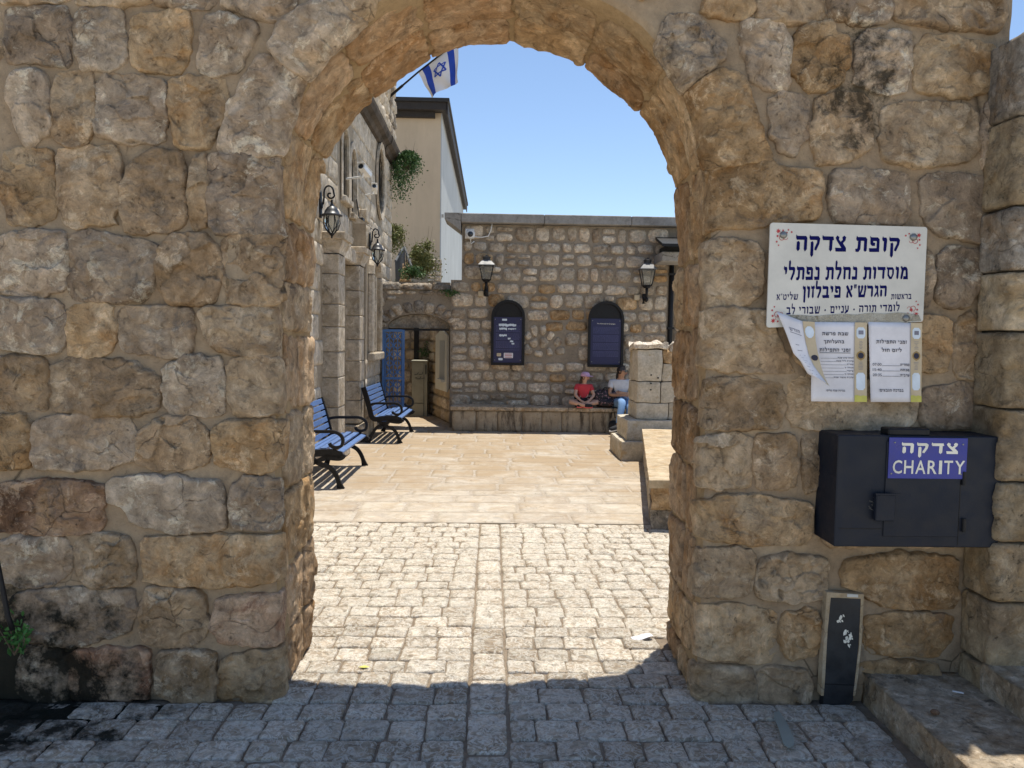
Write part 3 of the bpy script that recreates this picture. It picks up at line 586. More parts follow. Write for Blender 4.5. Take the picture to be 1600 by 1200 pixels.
# front stones traced as outlines on the wall's face: material key, then points
front = [
 ('lime_grey',(14,18,98,14,108,28,109,92,98,100,18,95,14,85)), ('lime_grey',(122,20,185,15,190,30,194,90,180,105,130,106,118,80)),
 ('lime_ochre',(210,30,290,18,294,50,290,100,275,110,225,110,209,90)), ('lime_grey',(325,30,345,24,395,40,398,55,372,105,350,114,318,110,314,95)),
 ('lime_grey',(352,-20,460,-20,455,14,432,32,352,12)), ('lime',(120,-40,230,-40,232,4,124,6)), ('lime_grey',(246,-40,335,-40,330,10,250,8)), ('lime',(0,-40,100,-40,104,2,2,4)), ('lime',(-110,10,0,14,0,95,-108,100)),
 ('lime_grey',(420,72,440,38,470,14,520,2,552,2,530,30,500,60,478,90,468,106,442,96)),
 ('lime_grey',(20,120,60,112,75,130,78,200,45,230,30,205,18,160)), ('lime',(92,120,140,115,146,150,144,200,130,225,105,225,84,205,88,160)),
 ('lime_grey',(160,128,172,118,255,128,259,150,255,215,235,222,160,212,155,195)), ('lime_ochre',(267,128,345,125,352,150,345,185,325,230,278,228,268,160)),
 ('lime_grey',(408,85,466,120,448,160,430,232,350,240,342,225,360,165)),
 ('lime_ochre',(10,245,50,235,80,240,83,280,82,330,65,348,15,345,5,300)), ('lime',(92,240,110,233,178,233,186,260,185,320,175,335,180,345,105,353,95,320)),
 ('lime',(195,290,205,265,240,238,275,240,286,260,285,340,275,358,200,360,194,330)), ('lime',(296,290,305,250,322,246,324,350,300,355)),
 ('lime_grey',(330,250,345,245,420,243,430,262,430,350,420,366,332,360,326,300)),
 ('lime_grey',(-20,375,60,362,100,365,102,400,98,450,60,462,10,455,-20,440)), ('lime_grey',(118,372,135,363,240,382,247,400,235,450,215,470,120,468,104,440,106,400)),
 ('lime',(251,392,280,368,325,370,340,395,342,430,335,470,270,472,253,450,249,410)), ('lime',(350,378,370,370,425,370,427,400,425,465,400,475,360,475,352,430)),
 ('lime_grey',(-20,468,80,470,98,490,100,530,85,548,20,545,-20,535)), ('lime_ochre',(112,482,175,478,178,520,172,552,112,556,108,520)),
 ('lime_grey',(192,485,205,482,295,485,298,520,295,550,270,556,195,545,188,520)), ('lime',(315,490,330,480,435,483,440,510,438,550,420,555,350,550,325,535)),
 ('lime',(-20,562,68,562,72,590,68,638,10,635,-20,600)), ('lime',(82,575,110,563,200,566,250,590,245,640,190,648,90,640,78,610)),
 ('lime_grey',(262,575,285,560,345,562,350,600,345,645,270,645,260,620)), ('lime',(360,568,400,558,430,565,440,590,430,645,370,645,360,620)),
 ('lime_ochre',(-20,655,40,650,48,680,44,728,-20,730)), ('lime_grey',(54,665,80,652,200,652,210,680,212,715,160,730,60,732,52,715)),
 ('lime',(220,680,250,655,300,650,322,680,322,725,240,730,216,718)), ('lime_ochre',(338,672,350,660,425,660,432,680,430,720,400,736,345,722,334,700)),
 ('lime_brown',(-20,760,75,752,155,757,160,780,155,830,10,832,-20,800)), ('lime_grey',(172,758,185,748,235,745,340,752,348,780,348,825,280,830,210,815,200,792,175,785)),
 ('lime_grey',(365,760,395,745,420,760,424,800,415,825,370,825,362,800)),
 ('lime_grey',(-10,850,30,838,100,842,110,860,105,890,80,912,20,910,-10,890)), ('lime',(122,845,160,836,200,842,208,875,205,910,150,915,125,895,120,865)),
 ('lime_ochre',(226,840,300,838,420,838,428,860,427,900,395,912,260,912,228,905)),
 ('lime_grey',(20,935,40,925,120,922,205,922,208,960,195,985,130,1005,55,1000,25,970)), ('lime',(235,922,300,922,320,935,320,985,305,1005,250,1008,222,990,222,945)),
 ('lime_red',(345,935,420,932,428,960,427,1000,410,1006,345,1003,333,975)),
 ('lime_grey',(40,1015,96,1012,101,1060,106,1095,50,1100,30,1060)), ('lime_red',(108,1018,228,1015,230,1060,225,1090,112,1090)),
 ('lime',(252,1022,330,1020,335,1060,330,1092,285,1094,250,1082,248,1050)), ('lime_ochre',(352,1030,400,1018,425,1020,428,1060,424,1092,395,1098,345,1092,344,1060)),
 # crown, above the frame
 ('lime',(590,-60,640,-130,720,-140,715,-60,655,-45)), ('lime_grey',(735,-145,820,-145,815,-62,740,-62)), ('lime',(835,-140,920,-130,960,-60,900,-45,835,-60)),
 ('lime',(480,-60,560,-110,610,-100,580,-40,560,-10,500,-5)), ('lime_ochre',(960,-110,1020,-90,1050,-20,1000,-8,975,-40)),
 # right of the arch
 ('lime_ochre',(1105,-30,1176,-30,1172,27,1100,22)), ('lime',(1188,-30,1283,-30,1283,28,1250,35,1186,32)), ('lime_grey',(1297,-30,1388,-30,1388,32,1350,35,1300,27)), ('lime',(1398,-30,1560,-30,1566,33,1550,50,1500,44,1400,33)),
 ('lime_grey',(1045,26,1090,28,1137,85,1094,122,1072,92,1052,58)), ('lime_grey',(1160,42,1175,34,1220,40,1232,75,1228,138,1200,138,1180,125,1162,80)),
 ('lime_ochre',(1245,58,1260,42,1298,40,1302,55,1320,60,1323,100,1305,133,1260,140,1240,110)), ('lime_grey',(1342,68,1360,50,1418,54,1420,75,1413,138,1380,143,1342,128,1340,95)),
 ('lime_ochre',(1434,75,1450,58,1490,62,1552,75,1556,120,1543,138,1510,148,1437,143,1430,128)),
 ('lime_ochre',(1098,132,1120,114,1150,116,1168,140,1180,190,1202,240,1198,250,1134,247,1116,200)), ('lime_grey',(1202,160,1217,148,1248,150,1260,165,1260,208,1240,242,1217,230,1204,190)),
 ('lime',(1277,160,1290,152,1345,150,1358,165,1360,223,1330,248,1277,256,1272,210)), ('lime',(1382,172,1400,164,1508,167,1523,182,1524,234,1508,250,1440,259,1382,248,1379,210)),
 ('lime_grey',(1538,170,1562,155,1560,250,1533,258)),
 ('lime_ochre',(1113,290,1130,257,1200,252,1212,264,1278,267,1281,300,1273,343,1200,348,1112,362,1107,330)), ('lime_grey',(1299,280,1312,267,1375,270,1416,277,1417,330,1408,350,1312,348,1299,320)),
 ('lime_grey',(1440,290,1455,274,1545,280,1548,320,1538,378,1470,363,1446,340)),
 ('lime',(1118,385,1140,376,1182,383,1190,410,1186,462,1150,478,1122,480,1112,450,1110,405)), ('lime_ochre',(1205,385,1270,380,1290,420,1285,470,1215,475)), ('lime',(1310,378,1425,380,1430,470,1312,474)),
 ('lime_grey',(1447,395,1456,400,1455,475,1444,480)), ('lime_grey',(1470,397,1490,387,1526,397,1529,440,1514,473,1480,478,1465,460)),
 ('lime',(1122,492,1140,485,1196,487,1205,520,1228,560,1236,580,1150,578,1118,568,1114,520)), ('lime_ochre',(1240,500,1330,495,1335,570,1260,575,1245,560)), ('lime_ochre',(1350,495,1482,498,1485,578,1352,580)),
 ('lime',(1497,502,1520,490,1529,500,1524,590,1492,588)),
 ('lime',(1118,602,1140,594,1218,600,1222,640,1218,666,1180,669,1118,666,1114,630)), ('lime',(1237,592,1262,584,1300,595,1380,597,1425,600,1430,640,1420,668,1244,668,1233,640)), ('lime_grey',(1442,612,1500,600,1523,615,1520,664,1450,668,1440,650)),
 ('lime',(1108,690,1140,680,1173,686,1174,730,1168,757,1113,760,1106,730)), ('lime',(1183,684,1238,682,1242,720,1238,760,1186,760,1181,720)), ('lime',(1254,690,1272,682,1276,763,1257,766)),
 ('lime_ochre',(1106,790,1130,777,1200,780,1266,787,1263,828,1253,850,1180,848,1108,838)), ('lime',(1300,690,1520,690,1520,760,1300,760)), ('lime',(1290,775,1400,775,1400,850,1290,850)), ('lime',(1412,775,1520,775,1520,850,1412,850)),
 ('lime',(1104,870,1130,857,1173,864,1176,900,1168,928,1108,932,1100,900)), ('lime',(1191,877,1215,867,1288,874,1288,900,1283,932,1240,938,1187,932,1184,905)), ('lime_ochre',(1322,877,1400,867,1492,872,1492,938,1485,948,1380,945,1350,925,1320,915)),
 ('lime_ochre',(1098,952,1150,947,1206,957,1210,1000,1203,1028,1188,1033,1104,1022,1094,985)), ('lime_ochre',(1226,960,1275,954,1279,980,1274,1022,1232,1027,1220,1000)), ('lime_ochre',(1354,967,1400,959,1483,962,1483,1000,1458,1022,1359,1018)),
 ('lime',(1091,1042,1168,1044,1176,1065,1168,1104,1102,1100,1088,1072)), ('lime',(1186,1046,1256,1046,1266,1080,1258,1096,1220,1102,1180,1094)), ('lime_ochre',(1350,1034,1400,1034,1458,1036,1470,1058,1350,1064)),
]
for mt, c in front:
    pts = [PY(c[i], c[i+1], YF) for i in range(0, len(c), 2)]
    pts = [(p.x, p.z) for p in pts]
    q_ = []
    for (x, z) in pts:      # stones at the arris turn the corner
        t_, s_ = inv(x, z)
        if -.075 < s_ < .2 and z < ZC+HW+.2:
            s2 = RZ.uniform(.045, .10)
            if z <= ZC: x = CX+(HW-s2)*(1 if x > CX else -1)
            else:
                th = math.atan2(z-ZC, -(x-CX)); r = HW+bulge(th, 0)-s2; x, z = CX-math.cos(th)*r, ZC+math.sin(th)*r
        q_.append((x, z))
    pts = q_
    A = abs(sum(pts[i][0]*pts[(i+1) % len(pts)][1]-pts[(i+1) % len(pts)][0]*pts[i][1] for i in range(len(pts))))/2
    rf = {'lime_brown': .016, 'lime_grey': .012}.get(mt, .009)
    big = A > .05
    stone('stone', pts, GF, mt, gate, depth=RZ.uniform(.022, .038), rough=rf*RZ.uniform(.5, 1.0), N=120 if big else 90, K=34 if big else 24, facets=RZ.choice((2, 3, 4, 5)), outj=.011, edge=.007, freq=RZ.choice((6, 8, 11)), ck=1, cw=.11, chips=RZ.choice((.006, .010, .014)), grow=.021)
# stones of the reveal (jambs and soffit), laid round the opening
t = .0; k = 0
def rv(t0, t1, s0, s1, mt):
    g_ = .014; j = lambda: RZ.uniform(-.012, .012)
    p = [(t0+g_+j(), s0+g_+j()), ((t0+t1)/2+j(), s0+g_*.6+j()), (t1-g_+j(), s0+g_+j()), (t1-g_+j(), (s0+s1)/2+j()), (t1-g_+j(), s1-g_+j()), ((t0+t1)/2+j(), s1-g_*.6+j()), (t0+g_+j(), s1-g_+j()), (t0+g_*.6+j(), (s0+s1)/2+j())]
    stone('stone', p, GW, mt, gate, depth=RZ.uniform(.010, .024) if ZC < t0 < ZC+LA else RZ.uniform(.010, .026), rough=RZ.uniform(.005, .010), N=90, K=24, facets=4, outj=.012, edge=.016, freq=7, cw=.14, chips=.006, grow=.004)
while t < TT-.1:
    soff = ZC-.05 < t < ZC+LA-.1
    dt = RZ.uniform(.34, .46) if soff else RZ.uniform(.24, .38)
    if not soff and t+dt > ZC and t < ZC: dt = ZC-t
    if TT-t-dt < .15: dt = TT-t
    if ZC+LA-.1 < t < TT and t+dt > TT: dt = TT-t
    cuts = [.10, SMAX+.03] if k % 3 == 2 and not soff else [.10, RZ.uniform(.30, .50), SMAX+.03]
    for a, b in zip(cuts, cuts[1:]):
        rv(t, t+dt, a, b, RZ.choice(('reveal', 'reveal', 'lime', 'lime_ochre', 'reveal')) if not soff else RZ.choice(('reveal', 'lime_ochre', 'reveal')))
    t += dt; k += 1
# wall end towards the pier on the right, and top
# ------------------------------------------------------------------ right pier, its stones, steps
pier = thing('side_pier_wall', 'dressed stone pier with dark open joints at the right edge beside the gateway', 'wall', (2.25, 3.3, 0))
PXs, PYs = PY(1566, 700, 3.28).x, 3.28
mb = MB().box(PXs+.022, 3.6, PYs+.022, 3.62, -.03, 3.0); mb.build('joint_core', 'black_gap', pier)
FS = lambda u, v, h: Vector((PXs-h, u, v))
FFr = lambda u, v, h: Vector((u, PYs-h, v))
zs = [0.0, .26, .56, .83, 1.10, 1.42, 1.76, 2.02, 2.30, 2.68, 3.03]
for i, (a, b) in enumerate(zip(zs, zs[1:])):
    q = RZ.uniform(-.02, .02)
    mb = MB()
    x1 = PXs+(.22 if i % 2 else .34)
    # a corner block: side face and front face in one stone
    vs, fs = [], []
    n = 8; m_ = 8
    def corner(u, v, h):   # u<0 side face going back, u>0 front face going right
        r = .012
        if u <= -r: return Vector((PXs-h, PYs-u, v))
        if u >= r: return Vector((PXs+u, PYs-h, v))
        f = (u+r)/(2*r)*PI/2; return Vector((PXs+r-(r+h)*math.cos(f), PYs+r-(r+h)*math.sin(f), v))
    p = [(-.22, a+.005), (0, a+.005), (x1-PXs-.004, a+.005), (x1-PXs-.004, b-.005), (0, b-.005), (-.22, b-.005+q*.3)]
    stone('stone', p, corner, 'dark_stone' if i in (9, 7) else 'pier_wall', pier, depth=.014, rough=.007, N=80, K=16, facets=1, outj=.003, edge=.006, ck=1, cw=.04, skirt=-.04, up=.0, chips=.004)
    xx = x1
    while xx < 3.5:
        w_ = RZ.uniform(.3, .5); p = [(xx+.008, a+.01), (xx+w_, a+.01), (xx+w_, b-.008), (xx+.008, b-.008)]
        stone('stone', p, FFr, 'pier_wall', pier, depth=.012, rough=.004, N=32, K=6, facets=1, outj=.003, edge=.006, ck=1, cw=.04, up=.0); xx += w_+.01
# weathered stones filling the corner under the box
def cor(c, Yp, mt):
    pts = [PY(c[i], c[i+1], Yp) for i in range(0, len(c), 2)]
    stone('stone', [(p.x, p.z) for p in pts], lambda u, v, h: Vector((u+max(0, (YF-.10)-0)*0, Yp+.10-max(0, (u-PY(1495, 900, YF).x))*.75-h, v)), mt, pier, depth=.03, rough=.008, N=64, K=14, facets=3, outj=.006, skirt=-.10)
cor((1514,800,1528,790,1550,800,1552,860,1548,924,1512,902,1510,858), YF-.03, 'lime')
cor((1500,910,1510,904,1536,924,1530,1000,1522,1014,1494,992,1494,950), YF-.05, 'lime_grey')
cor((1480,1020,1494,1000,1518,1018,1518,1050,1512,1085,1478,1075), YF-.05, 'lime')
cor((1538,928,1552,936,1550,1010,1538,1030,1526,1016,1530,960), YF-.06, 'lime_ochre')

steps = thing('stone_steps', 'two worn limestone steps rising to the right at the foot of the pier', 'steps', (1.7, 3, 0))
def slabtop(x0, x1, y0, y1, z0, z1, name='step', mt='step', sd=0.0, n=28):
    """rough block: noisy top and sides with a worn edge"""
    mb = MB(); vs = []; fs = []; nx = max(3, int((x1-x0)/.03)); ny = max(3, int((y1-y0)/.04))
    for j in range(-3, ny+4):
        for i in range(-3, nx+4):
            u = min(max(i, 0), nx)/nx; v = min(max(j, 0), ny)/ny; e = max(-i if i < 0 else i-nx if i > nx else 0, -j if j < 0 else j-ny if j > ny else 0)
            z = z1 - (0, .012, .05, z1-z0)[e]; o = (0, .010, .016, .012)[e]
            sx = -1 if i < 0 else 1 if i > nx else 0; sy = -1 if j < 0 else 1 if j > ny else 0
            P_ = Vector((x0+(x1-x0)*u+sx*(o-.016), y0+(y1-y0)*v+sy*(o-.016), z))
            nn = noise.fractal(P_*6+Vector((sd, 0, 0)), .9, 2, 5)*.009
            P_ += Vector((sx*nn*1.4, sy*nn*1.4, nn if e < 2 else 0)); vs.append(P_)
    w_ = nx+7
    for j in range(ny+6):
        for i in range(nx+6): a = j*w_+i; fs.append((a, a+1, a+w_+1, a+w_))
    return mb.add(vs, fs).build(name, mt, steps if name == 'step' else None, True)
e1 = PY(1347, 1075, YF).x
slabtop(e1, 3.4, 2.1, YF+.02, -.02, .145, sd=1)
e2 = PY(1531, 1050, 3.32).x
slabtop(e2, 3.5, 2.1, 3.31, .10, .275, sd=3)

# ------------------------------------------------------------------ charity box
XB0 = PY(1279, 760, YF-.01).x; YB = 3.30
bx0, bx1 = PY(1307, 760, YB).x, PY(1565, 760, YB).x; bz1, bz0 = PY(1430, 681, YB).z, PY(1430, 855, YB).z
box = thing('charity_box', 'black metal charity collection box with a blue plate fixed to the gateway wall', 'collection box', ((bx0+bx1)/2, YB, bz0))
MB().box(bx0, bx1, YB, YF+.02, bz0, bz1, ch=.004).build('box_body', 'box_black', box)
dx0, dx1, dz0, dz1 = PY(1385, 700, YB).x, PY(1502, 700, YB).x, PY(1440, 838, YB).z, PY(1440, 690, YB).z
d = MB().box(dx0, dx1, YB-.006, YB-.001, dz0, dz1, ch=.0015).build('door', 'box_black', box)
for yy in (747, 820):
    c = PY(1504, yy, YB); MB().tube([(c.x, YB-.010, c.z-.03), (c.x, YB-.010, c.z+.03)], .008, 8).build('hinge', 'black_iron', box)
c0, c1 = PY(1364, 770, YB), PY(1392, 812, YB)
lk = MB().box(c0.x, c1.x, YB-.035, YB-.0065, c1.z, c0.z, ch=.004).build('lock_housing', 'box_black', box)
MB().box(c0.x-.006, c1.x+.02, YB-.037, YB-.03, c0.z-.002, c0.z+.004).build('lock_flap', 'box_black', lk)
MB().box(bx0+.02, dx0-.004, YB-.0015, YB+.001, dz0+.03, dz0+.034).build('weld_seam', 'black_iron', box)
MB().box(dx1+.003, dx1+.006, YB-.0015, YB+.001, bz0+.01, bz1-.01).build('weld_seam', 'black_iron', box)
cs = (c0+c1)/2
q9 = random.Random(8); mb = MB()
for k in range(26):
    x_, z_ = c0.x+q9.gauss(-.004, .010), cs.z+q9.gauss(.0, .016); a_ = q9.uniform(-1, 1.2); l9 = q9.uniform(.003, .014)
    mb.add([(x_, YB-.0065, z_), (x_+l9*math.cos(a_), YB-.0065, z_+l9*math.sin(a_)), (x_+l9*math.cos(a_), YB-.0065, z_+l9*math.sin(a_)+.0012), (x_, YB-.0065, z_+.0012)], [(0, 1, 2, 3)])
mb.build('scratches', 'steel', box, kind='stuff')
s0, s1 = PY(1391, 672, YB), PY(1456, 682, YB)
MB().box(s0.x, s1.x, YB+.01, YB+.09, bz1-.002, bz1+.03, ch=.006).build('coin_slot_hood', 'black_iron', box)
p0, p1 = PY(1388, 683, YB), PY(1507, 748, YB)
pl = MB().box(p0.x, p1.x, YB-.011, YB-.007, p1.z, p0.z, ch=.001).build('name_plate', 'blue_enamel', box)
FP = lambda u, v, h: Vector((u, YB-.0125-h, v))
pw, ph = p1.x-p0.x, p0.z-p1.z; pcx = (p0.x+p1.x)/2
heb_parts('צדקה', FP, pcx+.008, p1.z+ph*.62, ph*.25, pw*.72, 'cream_ink', pl, gap=.22)
xx = p0.x+pw*.055
for ch_, cw_ in zip('CHARITY', (.118, .118, .13, .118, .04, .112, .128)):
    latin(ch_, FP, xx+pw*cw_/2, p1.z+ph*.12, ph*.33, pw*cw_, bold=.012).build('letter', 'cream_ink', pl); xx += pw*(cw_+.026)
for fx, fz in ((.07, .88), (.94, .85), (.04, .12), (.93, .12)):
    MB().lathe([(.0042, 0), (.0038, .002), (.001, .003)], (p0.x+pw*fx, YB-.011, p1.z+ph*fz), 8, (0, -1, 0)).build('rivet', 'steel', pl)

# ------------------------------------------------------------------ sign board and notices
YS = YF-.045
def quad(c, Y): return [PY(c[i], c[i+1], Y) for i in range(0, 8, 2)]
TL, TR, BR, BL = quad((1203,348, 1448,355, 1441,503, 1197,512), YS)
sign = thing('hebrew_sign_board', 'white enamel board with large navy Hebrew lettering and red corner ornaments', 'sign', tuple(BL))
u_ = (TR-TL); v_ = (BL-TL)
def FSn(x, y, h):   # board units: x 0..1.6, y 0..1 upwards
    a = TL.lerp(TR, x/1.6); b = BL.lerp(BR, x/1.6); p = b.lerp(a, y); return Vector((p.x, YS-.006-h-.001, p.z))
rc = lambda x0, y0, x1, y1, r: [(x0+r-r*math.cos(a), y0+r-r*math.sin(a)) for a in (0, PI/4, PI/2)]+[(x1-r+r*math.sin(a), y0+r-r*math.cos(a)) for a in (0, PI/4, PI/2)]+[(x1-r+r*math.cos(a), y1-r+r*math.sin(a)) for a in (0, PI/4, PI/2)]+[(x0+r-r*math.sin(a), y1-r+r*math.cos(a)) for a in (0, PI/4, PI/2)]
MB().prism(rc(0, 0, 1.6, 1, .025), lambda u, v, h: FSn(u, v, 0)+Vector((0, h, 0)), .001, .010).build('board', 'white_board', sign)
bs = MB()
heb_parts('קופת צדקה', FSn, .80, .735, .145, 1.06, 'navy_ink', sign, gap=.16)
heb_parts('מוסדות נחלת נפתלי', FSn, .79, .455, .125, 1.27, 'navy_ink', sign, gap=.13)
heb_parts('הגרש״א פיבלזון', FSn, .785, .275, .115, .86, 'navy_ink', sign, gap=.12)
heb('בראשות', FSn, 1.365, .245, .055, .21, bs); heb('שליט״א', FSn, .20, .262, .055, .22, bs)
heb('לומדי תורה • עניים • שבורי לב', FSn, .775, .120, .072, 1.16, bs)
bs.build('small_lettering', 'navy_ink', sign, kind='stuff')
mb = MB()
for (ox, oy, sx, sy) in ((.05, .955, 1, -1), (1.55, .945, -1, -1), (.03, .03, 1, 1), (1.56, .05, -1, 1)):
    for (x, y, r) in ((.025, .025, .020), (.06, .02, .010), (.02, .06, .011), (.065, .06, .017), (.10, .015, .009), (.015, .10, .010), (.125, .03, .010), (.03, .125, .008), (.09, .035, .008)):
        n = 7; ph_ = RZ.random()*3
        mb.sheet([[(ox+sx*1.35*(x+r*(1 if k % 2 else .45)*math.cos(2*PI*k/(2*n)+ph_)), oy+sy*1.35*(y+r*(1 if k % 2 else .45)*math.sin(2*PI*k/(2*n)+ph_))) for k in range(2*n)]], FSn)
    for q in range(3):   # thin scrolls
        r = .016+.006*q; cx_, cy_ = ox+sx*(.07+.04*(q % 2)), oy+sy*(.055+.04*(q//2+q % 2))
        pts = [(cx_+sx*r*math.cos(a*.55), cy_+sy*r*math.sin(a*.55)) for a in range(9)]
        mb.sheet([pts+[(cx_+(x-cx_)*.82, cy_+(y-cy_)*.82) for x, y in reversed(pts)]], FSn, .0002*(q+1))
mb.build('corner_ornament', 'red_ink', sign, kind='stuff')
for fx, fy in ((.135, .885), (1.46, .89), (1.42, .045)):
    MB().lathe([(.017, 0), (.016, .006), (.010, .011), (.003, .012)], FSn(fx, fy, 0), 12, (0, -1, .1)).build('bolt', 'steel', sign, True)
# strip of old glue along the lower edge
vs, fs = [], []
pts = [(.13, .10), (.25, .115), (.35, .112), (.48, .098), (.6, .104), (.75, .112), (.9, .10), (1.05, .112), (1.2, .10), (1.33, .108), (1.42, .10), (1.55, .075)]
low = [(1.58, .01), (1.3, .015), (1.0, -.005), (.7, .01), (.4, .005), (.16, .03)]
MB().prism(pts+low, lambda u, v, h: FSn(u, v, h), .0004, .0016).build('glue_residue', 'grime', sign)

def notice(name, label, c, Y, pieces, mat='paper'):
    a, b, cc, d_ = quad(c, Y)
    th = thing(name, label, 'notice', tuple(d_), None)
    F = lambda x, y, h: (lambda p: Vector((p.x, p.y-h, p.z)))(d_.lerp(cc, x).lerp(a.lerp(b, x), y)+Vector((0, -.004*math.sin(x*3.1)-.003*(1-y)+.003*noise.noise(Vector((x*2, y*2, Y))), 0)))
    N_ = 14; vs = [F(i/N_, j/N_, 0) for j in range(N_+1) for i in range(N_+1)]
    fs = [(j*(N_+1)+i, j*(N_+1)+i+1, (j+1)*(N_+1)+i+1, (j+1)*(N_+1)+i) for j in range(N_) for i in range(N_)]
    o = MB().add(vs, fs).build('paper_sheet', mat, th, True)
    sm = o.modifiers.new('s', 'SOLIDIFY'); sm.thickness = .0006; sm.offset = 1
    return th, (lambda x, y, h: F(x, y, h+.0035))
def strip(th, F, x0, x1):
    mb = MB(); n = 12
    for j in range(n): mb.add([F(x0, j/n, .0012), F(x1, j/n, .0012), F(x1, (j+1)/n, .0012), F(x0, (j+1)/n, .0012)], [(0, 1, 2, 3)])
    o = mb.build('printed_strip', 'paper_tan', th); w_ = x1-x0; cx_ = (x0+x1)/2
    for (y0, y1, mt) in ((.80, .94, 'paper_pale'), (.15, .37, 'paper_pale')):
        mb = MB().sheet([[(cx_-w_*.36, y0+.03), (cx_-w_*.2, y0), (cx_+w_*.2, y0), (cx_+w_*.36, y0+.03), (cx_+w_*.36, y1-.03), (cx_+w_*.2, y1), (cx_-w_*.2, y1), (cx_-w_*.36, y1-.03)]], F, .0020); mb.build('emblem_panel', mt, o)
    mb = MB().sheet([[(cx_+w_*.36*math.cos(k*PI/8), .585+.055*math.sin(k*PI/8)*(1.15 if k % 4 == 0 else 1)) for k in range(16)]], F, .0020); mb.build('medallion', 'gold', o)
    mb = MB().sheet([[(cx_+w_*.24*math.cos(k*PI/8), .585+.038*math.sin(k*PI/8)) for k in range(16)]], F, .0026); mb.build('medallion', 'ink', o)
    mb = MB().sheet([[(x0, 0.002), (x1, .002), (x1, .075), (cx_+w_*.2, .085), (cx_, .075), (cx_-w_*.3, .09), (x0, .08)]], F, .0022); mb.build('grass_print', 'paper_yellow', o)
    mb = MB()
    for j in range(12):
        yy = .76-.018*j if j < 6 else .50-.018*(j-6); ww = w_*RZ.uniform(.08, .22)
        mb.sheet([[(cx_-ww, yy), (cx_+ww, yy), (cx_+ww, yy+.005), (cx_-ww, yy+.005)]], F, .0020)
    mb.sheet([[(cx_-w_*.2, .85), (cx_+w_*.2, .85), (cx_+w_*.2, .90), (cx_-w_*.2, .90)]], F, .0032)
    mb.build('strip_print', 'ink_grey', o, kind='stuff')
YN = YS-.012
th, F = notice('paper_notice', 'white printed Hebrew prayer times sheet under the sign, the middle one of the three', (1268,503, 1354,504, 1353,628, 1267,627), YN, None)
strip(th, F, .77, 1.0)
mb = MB(); heb('שבת פרשת', F, .42, .835, .038, .47, mb); heb('בהעלותך', F, .40, .735, .038, .37, mb); heb('זמני התפילות', F, .42, .63, .040, .56, mb)
mb.sheet([[(.14, .612), (.70, .612), (.70, .618), (.14, .618)]], F)
for i, sx in enumerate(('מנחה ערב שבת', 'ערבית ליל שבת', 'שחרית', 'מנחה א׳', 'שיעור', 'מנחה ב׳', 'ערבית מוצאי שבת')):
    y = .545-.041*i; w_ = .024*len(sx); heb(sx, F, .755-w_/2, y, .018, w_, mb); mb.sheet([[(.16, y), (.75-w_, y), (.75-w_, y+.003), (.16, y+.003)]], F)
heb('בברכת שבת שלום!', F, .43, .13, .022, .34, mb)
mb.build('print', 'ink', th, kind='stuff')
for o in (): pass
th, F = notice('paper_notice', 'white printed weekday prayer times sheet on the right with three times listed', (1357,503, 1440,505, 1438,628, 1360,628), YN+.002, None)
strip(th, F, .78, 1.0)
mb = MB(); heb('זמני התפילות', F, .42, .735, .040, .58, mb); heb('ליום חול', F, .42, .63, .040, .38, mb)
for i, (a_, b_) in enumerate((('שחרית', '07:00'), ('מנחה', '15:40'), ('ערבית', '20:35'))):
    y = .455-.066*i; heb(a_, F, .67, y, .030, .18, mb); latin(b_, F, .135, y, .034, .17, mb); mb.sheet([[(.23, y), (.57, y), (.57, y+.004), (.23, y+.004)]], F)
heb('בברכה הגבאים!', F, .40, .13, .034, .48, mb)
mb.build('print', 'ink', th, kind='stuff')
# the left sheet hangs by its top edge and has curled over to the right
th = thing('paper_notice', 'torn paper sheet curling down diagonally at the left below the sign', 'notice', tuple(PY(1228, 500, YN)), None)
edgeL = [(1214, 487), (1228, 520), (1240, 553), (1250, 563), (1262, 585), (1281, 592)]
edgeR = [(1254, 502), (1258, 530), (1264, 555), (1272, 572), (1284, 588), (1293, 600)]
rows = 18; cols = 8; vs = []; fs = []
def along(E, f):
    f *= len(E)-1; i = min(int(f), len(E)-2); f -= i; return (E[i][0]*(1-f)+E[i+1][0]*f, E[i][1]*(1-f)+E[i+1][1]*f)
def FC(x, y, h):   # x across, y down 0..1
    a, b = along(edgeL, y), along(edgeR, y); lift = .02+.055*y**1.5+.02*math.sin(x*PI)*y
    return PY(a[0]*(1-x)+b[0]*x, a[1]*(1-x)+b[1]*x, YN-lift-h)
for j in range(rows+1):
    for i in range(cols+1): vs.append(FC(i/cols, j/rows, 0))
for j in range(rows):
    for i in range(cols): a = j*(cols+1)+i; fs.append((a, a+1, a+cols+2, a+cols+1))
o = MB().add(vs, fs).build('paper_sheet', 'paper', th, True); sm = o.modifiers.new('s', 'SOLIDIFY'); sm.thickness = .0006; sm.offset = 1
